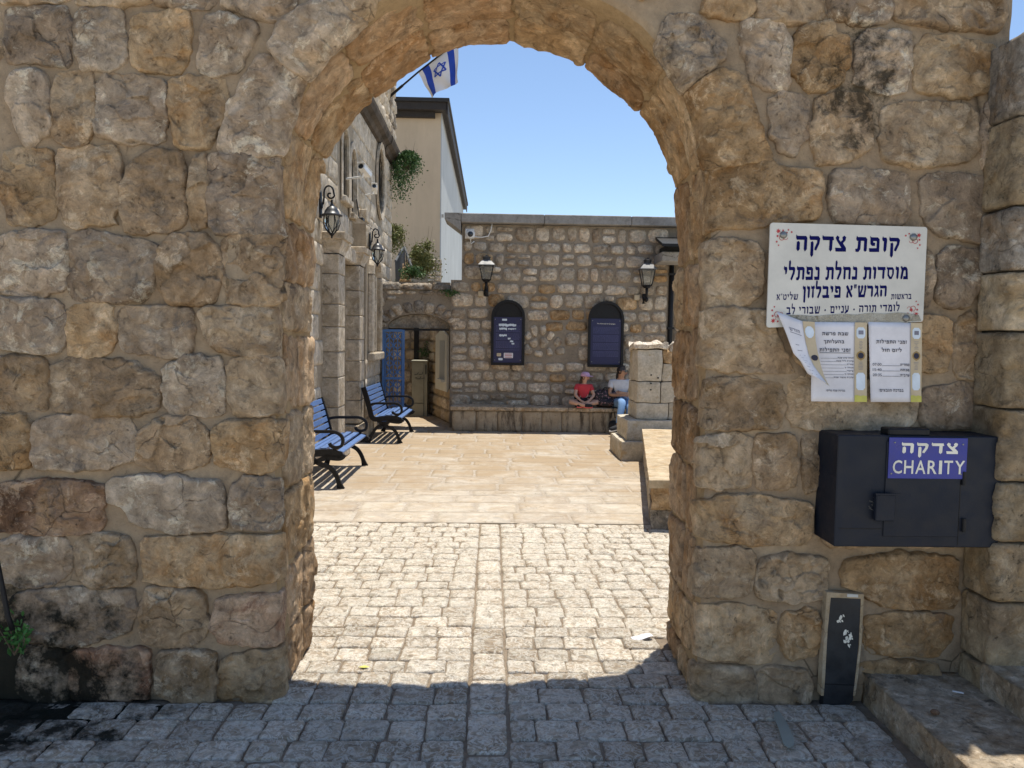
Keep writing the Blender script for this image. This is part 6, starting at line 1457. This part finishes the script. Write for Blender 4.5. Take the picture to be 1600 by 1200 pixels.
x0, x1 = PY(668, 430, 21.5).x, PY(689, 430, 21.5).x
MB().box(x0+.02, x1-.01, 21.5, 21.9, zt2, PY(680, 404, 21.5).z-.01).build('wall_core', 'rear_mortar', fb)
rubble(x0, x1, zt2, PY(680, 404, 21.5).z, (.13, .18), (.16, .26), .02, None, lambda u, v, h: Vector((u, 21.49-h, v)), 'rear', fb, 41, jit=.1)
st = thing('garden_stair', 'narrow flight of tan stone steps climbing behind the low arched wall', 'steps', tuple(PY(632, 436, 18)))
for k in range(6):
    a, b = PY(624+k*1.1, 438-k*6.2, 18+k*.3), PY(641-k*.7, 438-k*6.2, 18+k*.3); MB().box(a.x, b.x, 18+k*.3, 18.34+k*.3, a.z-.30, a.z+.02, ch=.012).build('step', 'lime_ochre', st)
rl = thing('stair_railing', 'grey iron railing leaning along the garden stair', 'railing', tuple(PY(620, 437, 18)))
ra_, rb2 = [PY(x, y, Yq) for x, y, Yq in ((618, 408, 17.8), (630, 386, 19.5))]
MB().tube([ra_, rb2], .028, 6).build('handrail', 'rail_iron', rl)
for k in range(9):
    f = k/8; p = ra_.lerp(rb2, f); MB().tube([p, p-Vector((-.02, 0, .62-.1*f))], .016, 5).build('baluster', 'rail_iron', rl)
rl2a, rl2b = PY(632, 386, 18.6), PY(646, 425, 17.8); MB().tube([rl2a, rl2b], .028, 6).build('handrail', 'rail_iron', rl)
for k in range(6):
    f = k/5; p = rl2a.lerp(rl2b, f); MB().tube([p, p-Vector((0, 0, .45-.3*f))], .016, 5).build('baluster', 'rail_iron', rl)
leafclump('caper_bush', 'green caper bush sprouting from the end of the stone cornice', 'bush', PY(638, 243, 17.35), (.27, .22, .34), 4200, .028, 'leaf_dark', 26, 3, .25)
leafclump('flowering_shrub', 'olive green shrub with yellowish tips above the low arched wall', 'bush', PY(657, 405, 18.4), (.32, .26, .34), 4200, .028, 'leaf_dry', 30, 4, .1)
leafclump('yellow_bush', 'light green bush spilling over beside the corner of the old building', 'bush', PY(616, 362, 18.6), (.20, .2, .32), 2400, .028, 'leaf_dry', 20, 6, .1)
leafclump('dark_shrub', 'dark low shrub growing below the yellowish bush behind the arched wall', 'bush', PY(645, 425, 17.8), (.22, .16, .16), 1100, .028, 'leaf_dark', 10, 7)

# ------------------------------------------------------------------ pillar and low wall on the right
pil = thing('stone_gate_pillar', 'short weathered stone pillar with a broken white capped top on a stepped base', 'pillar', (2.4, 10.85, 0))
X0, YPi = 2.07, 10.85
t = NT('weathered_pillar_stone'); p = t.pos()
c_ = t.ramp(t.noise(p, 4, 8, .65), [(.3, (.38, .34, .27)), (.5, (.52, .47, .38)), (.7, (.62, .57, .49))])
c_ = t.mix(t.ramp(t.noise(p, 2.2, 6, .7), [(.55, 0.0), (.62, .7)]), c_, (.42, .30, .15)); c_ = t.mix(1.0, c_, t.ramp(t.noise(p, 30, 6, .7), [(.3, .7), (.7, 1.15)]), 'MULTIPLY')
M['pillar'] = t.fin(c_, .92, .2, t.bump(t.noise(p, 12, 8, .7), .6, .02))
def blk(x0, x1, y0, y1, z0, z1, nm='block', mt='pillar', par=pil, rg=.010, top=0.0):
    mb = MB(); vs = []; fs = []; n = 9
    import itertools
    for a in range(6):
        o = len(vs)
        for j in range(n+1):
            for i in range(n+1):
                s_, t_ = i/n, j/n
                P_ = {0: (0, s_, t_), 1: (1, s_, t_), 2: (s_, 0, t_), 3: (s_, 1, t_), 4: (s_, t_, 0), 5: (s_, t_, 1)}[a]
                v = Vector((x0+(x1-x0)*P_[0], y0+(y1-y0)*P_[1], z0+(z1-z0)*P_[2])); c = Vector(((x0+x1)/2, (y0+y1)/2, (z0+z1)/2))
                e = sum(1 for q_ in P_ if q_ in (0, 1)); v += (c-v).normalized()*(0, 0, .010, .018)[e]
                nn = noise.noise_vector(v*5)*rg*1.3+noise.noise_vector(v*14)*rg*.5; v += nn
                if top and P_[2] > .5: v.z += top*noise.fractal(Vector((v.x*4, v.y*4, 2)), .8, 2, 4)*(P_[2]-.5)*2
                vs.append(v)
        for j in range(n):
            for i in range(n): q_ = o+j*(n+1)+i; fs.append((q_, q_+1, q_+n+2, q_+n+1))
    o = mb.add(vs, fs).build(nm, mt, par, True); return o
blk(X0-.24, 2.85, YPi-.24, 11.7, -.02, .27, 'base_step'); blk(X0-.15, 2.85, YPi-.13, 11.65, .272, .56, 'base_step')
blk(X0, X0+.46, YPi, 11.55, .563, .80); blk(X0+.463, 2.95, YPi+.004, 11.55, .563, .80)
blk(X0+.004, X0+.34, YPi, 11.55, .803, 1.10); blk(X0+.343, 2.95, YPi-.004, 11.55, .803, 1.10)
blk(X0+.004, X0+.36, YPi, 11.5, 1.103, 1.55, rg=.014); blk(X0+.363, 2.95, YPi+.01, 11.5, 1.103, 1.36, rg=.02); blk(X0+.37, 2.95, YPi+.02, 11.5, 1.363, 1.56, mt='lime_ochre', rg=.03)
blk(X0-.02, 2.5, YPi-.03, 11.5, 1.553, 1.65, 'top_slab', 'cobble', rg=.03, top=.07); blk(X0+.46, 2.85, YPi+.0, 11.5, 1.54, 1.63, 'top_slab', 'cobble', rg=.03, top=.08)
for (x, z) in ((X0+.20, 1.20), (X0+.20, 1.08), (X0+.20, .99), (X0+.30, 1.16)): MB().lathe([(.012, 0), (.012, .012), (.0, .013)], (x, YPi+.004, z), 8, (0, -1, 0)).build('drill_hole', 'black_iron', pil)
ll = thing('low_parapet_wall', 'low stone parapet with pale flat capping running from the pillar towards the arch', 'wall', (1.7, 8.5, 0))
near = PG(1014, 829); far = Vector((2.12, 10.60, 0)); zt3 = PY(1025, 750, near.y).z
dv3 = (far-near); Ln = dv3.length; dv3.normalize(); sd3 = Vector((dv3.y, -dv3.x, 0))
def LWp(a, b, z): return near+dv3*a+Vector((b, 0, 0))+Vector((0, 0, z))
def skew(a0, a1, b0, b1, z0, z1, nm, mt, rg=.012, n=8, par=ll):
    vs = []; fs = []
    for a in range(6):
        o = len(vs)
        for j in range(n+1):
            for i in range(n+1):
                s_, t_ = i/n, j/n
                P_ = {0: (0, s_, t_), 1: (1, s_, t_), 2: (s_, 0, t_), 3: (s_, 1, t_), 4: (s_, t_, 0), 5: (s_, t_, 1)}[a]
                v = LWp(a0+(a1-a0)*P_[0], b0+(b1-b0)*P_[1], z0+(z1-z0)*P_[2]); v += noise.noise_vector(v*6)*rg+noise.noise_vector(v*15)*rg*.5; vs.append(v)
        for j in range(n):
            for i in range(n): q_ = o+j*(n+1)+i; fs.append((q_, q_+1, q_+n+2, q_+n+1))
    return MB().add(vs, fs).build(nm, mt, par, True)
a = 0
while a < Ln-.05:
    w_ = min(rr.uniform(.55, .8), Ln-a)
    skew(a+.004, a+w_-.004, .02, 1.0, .0, zt3-.27, 'wall_block', 'dark_stone' if a == 0 else 'facade', .02 if a == 0 else .01)
    skew(a+.002, a+w_-.006, .03, 1.0, zt3-.267, zt3-.075, 'wall_block', 'lime_ochre' if a == 0 else 'facade', .02 if a == 0 else .01); a += w_
a = 0
while a < Ln-.05:
    w_ = min(rr.uniform(.9, 1.3), Ln-a); skew(a-.02 if a == 0 else a+.003, a+w_-.003, -.01, 1.05, zt3-.072, zt3, 'capping_slab', 'pier', .004); a += w_

# ------------------------------------------------------------------ blue benches
def make_bench(label, x0, y0, rz, ln=1.42):
    root = thing('park_bench', label, 'bench', (x0, y0, 0), 'blue slatted benches along the old building'); root.rotation_euler = (0, 0, rz)
    T = root.matrix_basis.copy(); bpy.context.view_layer.update()
    T = Matrix.Translation((x0, y0, 0)) @ Matrix.Rotation(rz, 4, 'Z')
    # local: x towards the front (0 = front edge of the seat), y along the bench, z up
    seat = [(-.005, .405), (-.095, .434), (-.190, .440), (-.285, .425), (-.380, .405)]
    back = [(-.445, .455), (-.465, .535), (-.485, .615), (-.506, .695), (-.528, .772), (-.552, .845)]
    for k, (x, z) in enumerate(seat):
        sl_ = (.30, .12, 0, -.12, -.2, -.15)[k]
        R_ = T @ Matrix.Translation((x, 0, z)) @ Matrix.Rotation(sl_, 4, 'Y')
        MB().box(-.033, .033, -.03, ln+.03, -.014, .014, R_, .004).build('seat_slat', 'blue_slat', root)
    for k, (x, z) in enumerate(back):
        R_ = T @ Matrix.Translation((x, 0, z)) @ Matrix.Rotation(PI/2-.27, 4, 'Y')
        MB().box(-.031, .031, -.03, ln+.03, -.012, .012, R_, .004).build('back_slat', 'blue_slat', root)
    def bar(pts, w_, y, th_=.04):
        """flat cast bar following pts in the x-z plane, width w_ (list), thickness across y"""
        P_ = [Vector(p) for p in pts]; vs = []; fs = []; m_ = len(P_)
        w_ = w_ if isinstance(w_, (list, tuple)) else [w_]*m_
        for i, p in enumerate(P_):
            d = (P_[min(i+1, m_-1)]-P_[max(i-1, 0)]).normalized(); n_ = Vector((-d.y, d.x))*w_[i]/2
            for sgn in (-1, 1):
                for yy in (y-th_/2, y+th_/2): q_ = p+n_*sgn; vs.append(T @ Vector((q_.x, yy, q_.y)))
        for i in range(m_-1): o = i*4; fs += [(o, o+1, o+5, o+4), (o+2, o+3, o+7, o+6), (o, o+2, o+6, o+4), (o+1, o+3, o+7, o+5)]
        fs += [(0, 1, 3, 2), tuple(m_*4-4+k for k in (0, 1, 3, 2))]
        return vs, fs
    def smooth(p, k=2):
        for _ in range(k):
            q_ = [p[0]]
            for a_, b_ in zip(p, p[1:]): q_ += [tuple(a_[i]*.75+b_[i]*.25 for i in (0, 1)), tuple(a_[i]*.25+b_[i]*.75 for i in (0, 1))]
            p = q_+[p[-1]]
        return p
    for y in (-.052, ln+.052):
        mb = MB()
        mb.add(*bar(smooth([(.02, .375), (-.08, .400), (-.20, .405), (-.36, .375), (-.44, .40), (-.470, .53), (-.515, .70), (-.575, .885)]), .075, y))
        mb.add(*bar(smooth([(.045, .385), (.02, .345), (-.06, .345), (-.16, .36)]), [.05]*14 if False else .06, y))
        fr_ = mb.build('end_frame', 'black_iron', root)
        def tap(p, a_, b_, c_): n_ = len(p); return [a_+(b_-a_)*min(1, i/(n_*.6)) + (c_-b_)*max(0, (i-n_*.75)/(n_*.25)) for i in range(n_)]
        p = smooth([(-.34, .36), (-.24, .28), (-.10, .24), (-.03, .14), (.01, 0)]); mb = MB(); mb.add(*bar(p, tap(p, .05, .045, .10), y)); mb.build('leg', 'black_iron', root)
        p = smooth([(-.14, .36), (-.26, .30), (-.36, .26), (-.43, .15), (-.50, 0)]); mb = MB(); mb.add(*bar(p, tap(p, .05, .045, .10), y)); mb.build('leg', 'black_iron', root)
        p = smooth([(-.49, .60), (-.40, .635), (-.20, .635), (-.05, .64), (.035, .58), (.03, .48), (-.04, .455), (-.10, .475), (-.115, .51)], 2); mb = MB(); mb.add(*bar(p, .034, y, .036))
        mb.add(*bar(smooth([(-.10, .40), (-.05, .44), (-.04, .46)]), .03, y, .03)); mb.build('armrest', 'black_iron', root)
    p = [T @ Vector((-.26, -.05, .30)), T @ Vector((-.26, ln+.05, .30))]; MB().tube(p, .012, 6).build('stretcher', 'black_iron', root)
    return root
fa, fb_ = PG(521, 764), PG(566, 727)
ang = math.atan2(fb_.x-fa.x, fb_.y-fa.y)
make_bench('blue slatted bench with black scroll arms nearest the arch, half hidden by the jamb', -1.66, 8.52, -ang*.3)
make_bench('blue slatted bench with black scroll arms farther back near the blue gate', -1.44, 12.18, -.02, 1.36)
# ------------------------------------------------------------------ people
def skin_body(name, verts, edges, radii, mat, parent, sub=2, label=None, root=0):
    me = bpy.data.meshes.new(name); me.from_pydata([tuple(v) for v in verts], edges, []); ob = bpy.data.objects.new(name, me); COL.objects.link(ob)
    md = ob.modifiers.new('skin', 'SKIN'); md.use_smooth_shade = True
    for i, r_ in enumerate(radii):
        me.skin_vertices[0].data[i].radius = (r_, r_) if isinstance(r_, (int, float)) else r_
        me.skin_vertices[0].data[i].use_root = (i == root)
    s_ = ob.modifiers.new('sub', 'SUBSURF'); s_.levels = sub; s_.render_levels = sub
    dg = bpy.context.evaluated_depsgraph_get(); dg.update(); e = ob.evaluated_get(dg); m2 = bpy.data.meshes.new_from_object(e); m2.name = name
    bpy.data.objects.remove(ob); m2.materials.clear(); return link(name, m2, mat, parent, True, None, label)
def chain(pts, radii, mat, name, parent, sub=2): return skin_body(name, pts, [(i, i+1) for i in range(len(pts)-1)], radii, mat, parent, sub)
def person(label, o, k, P_, skin, hair_m, shirt, pants, face_dir, shoes, cap=None, glasses=False):
    """o: seat point; k: scale; P_: dict of joints in metres from o"""
    th = thing('person', label, 'person', tuple(o)); o = Vector(o)
    J = {n: o+Vector(p)*k for n, p in P_.items()}
    names = ['pelvis', 'belly', 'chest', 'neck0', 'neck1', 'head', 'crown']; vs = [J[n] for n in names]; rd = [.115, .105, .12, .06, .045, .085, .07]; ed = [(i, i+1) for i in range(6)]
    def add(seq, start, rads):
        prev = start
        for n, r_ in zip(seq, rads): vs.append(J[n]); rd.append(r_); ed.append((prev, len(vs)-1)); prev = len(vs)-1
        return prev
    for s_ in 'lr':
        w_ = add(['sh'+s_, 'el'+s_, 'wr'+s_, 'ha'+s_], 2, [.05, .038, .026, .030])
        hd = (J['ha'+s_]-J['wr'+s_]).normalized(); sd = hd.orthogonal().normalized()
        for f in range(5):
            a = (f-2)*.35; d = (hd*math.cos(a)+sd*math.sin(a)); ln_ = (.05, .075, .08, .072, .055)[f]*k
            vs.append(J['ha'+s_]+d*ln_*.55+sd*(f-2)*.012*k); rd.append(.009); ed.append((w_, len(vs)-1)); vs.append(J['ha'+s_]+d*ln_+sd*(f-2)*.010*k+Vector((0, 0, -.012*k))); rd.append(.007); ed.append((len(vs)-2, len(vs)-1))
        add(['hip'+s_, 'kn'+s_, 'an'+s_, 'to'+s_], 0, [.085, .06, .038, .035])
    body = skin_body('body', vs, ed, [r_*k for r_ in rd], skin, th)
    # head features
    hd = J['head']; f = Vector(face_dir).normalized(); rt = f.cross(Vector((0, 0, 1))).normalized(); u = rt.cross(f)
    nb = MB(); nb.lathe([(.0, .03), (.010, .02), (.014, .0), (.006, -.012)], hd+f*.088*k+u*(-.012*k), 8, u); nb.build('nose', skin, th, True)
    for s_ in (-1, 1):
        MB().lathe([(.0, -.004), (.012, 0), (.0, .006)], hd+f*.082*k+rt*s_*.030*k+u*.012*k, 8, f).build('eye', 'hair', th, True)
        MB().lathe([(.004, -.02), (.016, -.01), (.018, .008), (.006, .02)], hd+rt*s_*.082*k, 8, u).build('ear', skin, th, True)
    MB().box(-.022*k, .022*k, -.004, .004, -.004*k, .004*k, Matrix.Translation(hd+f*.084*k-u*.042*k) @ Matrix((rt, f, u)).transposed().to_4x4()).build('mouth', 'red_ink', th)
    if glasses:
        g_ = MB()
        for s_ in (-1, 1): g_.lathe([(.026, 0), (.026, .004), (.0, .006)], hd+f*.092*k+rt*s_*.031*k+u*.012*k, 12, f+rt*s_*.25)
        for s_ in (-1, 1): g_.tube([hd+f*.09*k+rt*s_*.05*k+u*.014*k, hd+rt*s_*.085*k+u*.014*k], .003, 5)
        g_.build('sunglasses', 'dark_glass', th)
    # hair: shell over the back and top plus a tail
    hv, hf = [], []; n, m_ = 20, 12
    for j in range(m_+1):
        for i in range(n):
            ph = PI*j/m_*.72; a = 2*PI*i/n; d = (f*math.cos(a)+rt*math.sin(a))*math.sin(ph)+u*math.cos(ph)
            fr = d.dot(f); rr_ = .098*k if not (fr > .45 and d.dot(u) < .62) else .066*k
            hv.append(hd+u*.022*k-f*.012*k+d*rr_*(1+.03*noise.noise(d*9)))
    for j in range(m_):
        for i in range(n): hf.append((j*n+i, j*n+(i+1) % n, (j+1)*n+(i+1) % n, (j+1)*n+i))
    MB().add(hv, hf).build('hair', hair_m, th, True)
    chain([hd-f*.07*k+u*.0, hd-f*.10*k-u*.10*k, hd-f*.085*k-u*.20*k, hd-f*.07*k-u*.26*k], [.045*k, .042*k, .035*k, .015*k], hair_m, 'ponytail', th, 1)
    if cap:
        mb = MB(); mb.lathe([(.108*k, .03*k), (.110*k, .05*k), (.095*k, .10*k), (.06*k, .128*k), (.0, .135*k)], hd+u*.0, 16, u)
        b_ = [hd+u*.038*k+(f*math.cos(a)+rt*math.sin(a)*.85)*r_ for r_ in (.09*k, .19*k) for a in [(-1.1+2.2*i/8) for i in range(9)]]
        b2 = [v+u*.008*k for v in b_]; mb.add(b_+b2, [(i, i+1, 10+i, 9+i) for i in range(8)]+[(18+i, 19+i, 28+i, 27+i) for i in range(8)]+[(9+i, 10+i, 28+i, 27+i) for i in range(8)])
        mb.build('cap', cap, th, True)
    # clothes slightly larger than the body
    sv = [J[n]+Vector(dz) for n, dz in (('pelvis', (0, 0, -.01*k)), ('belly', (0, 0, 0)), ('chest', (0, 0, 0)), ('neck0', (0, 0, -.01*k)))]; sr = [.135, .122, .138, .075]; se = [(0, 1), (1, 2), (2, 3)]
    for s_ in 'lr':
        sv += [J['sh'+s_], J['sh'+s_].lerp(J['el'+s_], .55)]; sr += [.066, .058]; se += [(2, len(sv)-2), (len(sv)-2, len(sv)-1)]
    skin_body('shirt', sv, se, [r_*k for r_ in sr], shirt, th)
    pe = pants[1]; pv = [J['pelvis']+Vector((0, 0, -.02*k))]; pr_ = [.138]; pe_ = []
    for s_ in 'lr':
        i0 = len(pv); pv += [J['hip'+s_]]; pr_ += [.10]; pe_ += [(0, i0)]
        if pe > .5: pv += [J['kn'+s_], J['kn'+s_].lerp(J['an'+s_], .92)]; pr_ += [.078, .052]; pe_ += [(i0, i0+1), (i0+1, i0+2)]
        else: pv += [J['hip'+s_].lerp(J['kn'+s_], .5)]; pr_ += [.085]; pe_ += [(i0, i0+1)]
    skin_body('trousers' if pe > .5 else 'shorts', pv, pe_, [r_*k for r_ in pr_], pants[0], th)
    for s_ in 'lr':
        a, b = J['an'+s_], J['to'+s_]; d = (b-a).normalized()
        sh = chain([a-d*.02*k, a.lerp(b, .55), b+d*.03*k], [.050*k, .047*k, .036*k], shoes[0], 'shoe', th, 1)
        chain([a-d*.03*k-Vector((0, 0, .034*k)), a.lerp(b, .5)-Vector((0, 0, .036*k)), b+d*.04*k-Vector((0, 0, .026*k))], [.026*k, .028*k, .022*k], shoes[1], 'sole', sh, 1)
    return th
seat = Vector((PY(911, 637, 13.98).x, 13.98, bz+.002))
person('child in coral red shirt and pink cap sitting cross legged on the stone bench', seat, .80, {
 'pelvis': (0, .03, .12), 'belly': (0, .02, .25), 'chest': (.01, 0, .42), 'neck0': (.015, -.01, .53), 'neck1': (.02, -.015, .57), 'head': (.03, -.03, .67), 'crown': (.03, -.02, .72),
 'shl': (-.15, 0, .47), 'ell': (-.20, -.12, .28), 'wrl': (-.09, -.24, .16), 'hal': (-.03, -.28, .13), 'shr': (.17, 0, .47), 'elr': (.23, -.10, .27), 'wrr': (.12, -.22, .17), 'har': (.06, -.27, .13),
 'hipl': (-.10, -.03, .09), 'knl': (-.33, -.22, .13), 'anl': (.0, -.36, .06), 'tol': (.14, -.34, .05), 'hipr': (.10, -.03, .09), 'knr': (.33, -.20, .13), 'anr': (.02, -.28, .075), 'tor': (-.15, -.32, .05)},
 'skin_fair', 'hair_brown', 'red_cloth', ('black_cloth', 0), (.85, -.5, -.05), ('black_cloth', 'pink_sole'), cap='pink_cloth')
seat = Vector((PY(969, 645, 13.95).x, 13.95, bz+.002))
person('woman in white t-shirt and jeans sitting with arms crossed beside the pillar', seat, .98, {
 'pelvis': (0, .03, .11), 'belly': (0, .03, .25), 'chest': (0, .02, .42), 'neck0': (.0, 0, .53), 'neck1': (.0, -.01, .57), 'head': (.02, -.03, .67), 'crown': (.02, -.03, .72),
 'shl': (-.18, .01, .47), 'ell': (-.22, -.10, .24), 'wrl': (-.02, -.22, .24), 'hal': (.06, -.22, .25), 'shr': (.18, .01, .47), 'elr': (.22, -.10, .25), 'wrr': (.03, -.20, .28), 'har': (-.05, -.20, .29),
 'hipl': (-.09, -.03, .08), 'knl': (-.04, -.46, .14), 'anl': (-.14, -.60, -.30), 'tol': (-.28, -.70, -.33), 'hipr': (.09, -.03, .08), 'knr': (.10, -.46, .06), 'anr': (.08, -.48, -.36), 'tor': (.08, -.62, -.40)},
 'skin_tan', 'hair', 'white_cloth', ('denim', 1), (.75, -.65, 0), ('black_cloth', 'white_rubber'), glasses=True)
# backpack and bag between and below them
c = Vector((PY(947, 630, 13.95).x, 13.98, bz))
bp_ = thing('backpack', 'dark patterned backpack lying on the stone bench between the two people', 'backpack', tuple(c))
mb = MB(); vs, fs = [], []; n, m_ = 18, 10
for j in range(m_+1):
    for i in range(n):
        a = 2*PI*i/n; ph = PI*j/m_; e = .6; sx = math.copysign(abs(math.cos(a))**e, math.cos(a))*math.sin(ph)**e; sy = math.copysign(abs(math.sin(a))**e, math.sin(a))*math.sin(ph)**e
        vs.append(c+Vector((sx*.24, sy*.14, .165-math.copysign(abs(math.cos(ph))**.7, math.cos(ph))*.16+.02*noise.noise(Vector((sx*3, sy*3, j))))))
for j in range(m_):
    for i in range(n): fs.append((j*n+i, j*n+(i+1) % n, (j+1)*n+(i+1) % n, (j+1)*n+i))
MB().add(vs, fs).build('bag_body', 'pack_cloth', bp_, True)
chain([c+Vector((-.17, -.15, .10)), c+Vector((0, -.17, .09)), c+Vector((.15, -.15, .10))], [.06, .075, .06], 'pack_cloth', 'front_pocket', bp_, 1)
MB().tube([c+Vector((-.10, -.12, .28)), c+Vector((-.05, -.10, .36)), c+Vector((.05, -.10, .36)), c+Vector((.10, -.12, .28))], .012, 6).build('strap', 'black_cloth', bp_, True)
c = Vector((PY(958, 648, 13.66).x, 13.66, .14))
bg_ = thing('dark_bag', 'black bag hanging in front of the stone bench beside the woman', 'bag', tuple(c))
chain([c+Vector((0, 0, .12)), c+Vector((.01, 0, 0)), c+Vector((0, -.01, -.10))], [.08, .10, .085], 'black_cloth', 'bag_body', bg_, 2)
MB().tube([c+Vector((-.04, 0, .15)), c+Vector((0, .03, .34)), c+Vector((.04, 0, .15))], .012, 6).build('strap', 'black_cloth', bg_, True)
for o in list(COL.objects):
    if o.type == 'MESH' and o.name.startswith('t.'): bpy.data.objects.remove(o)

c = PG(1004, 996, .014)
tag(MB().prism(chaikin([(c.x-.06, c.y-.03), (c.x+.02, c.y-.035), (c.x+.065, c.y-.005), (c.x+.04, c.y+.03), (c.x-.03, c.y+.035), (c.x-.07, c.y+.01)], 2), lambda u, v, h: Vector((u, v, .017+.01*math.sin((u-c.x)*40)+h)), 0, .002).build('paper_scrap', 'paper', None), 'white paper scrap lying on the sunlit cobbles near the right jamb', 'litter')
c = PG(569, 1043, .014)
tag(MB().prism([(c.x-.03, c.y), (c.x, c.y-.015), (c.x+.03, c.y), (c.x, c.y+.015)], lambda u, v, h: Vector((u, v, .016+.2*abs(v-c.y)+h)), 0, .001).build('fallen_leaf', 'paper_yellow', None), 'small yellow leaf fallen on the cobbles by the shadow edge', 'leaf')
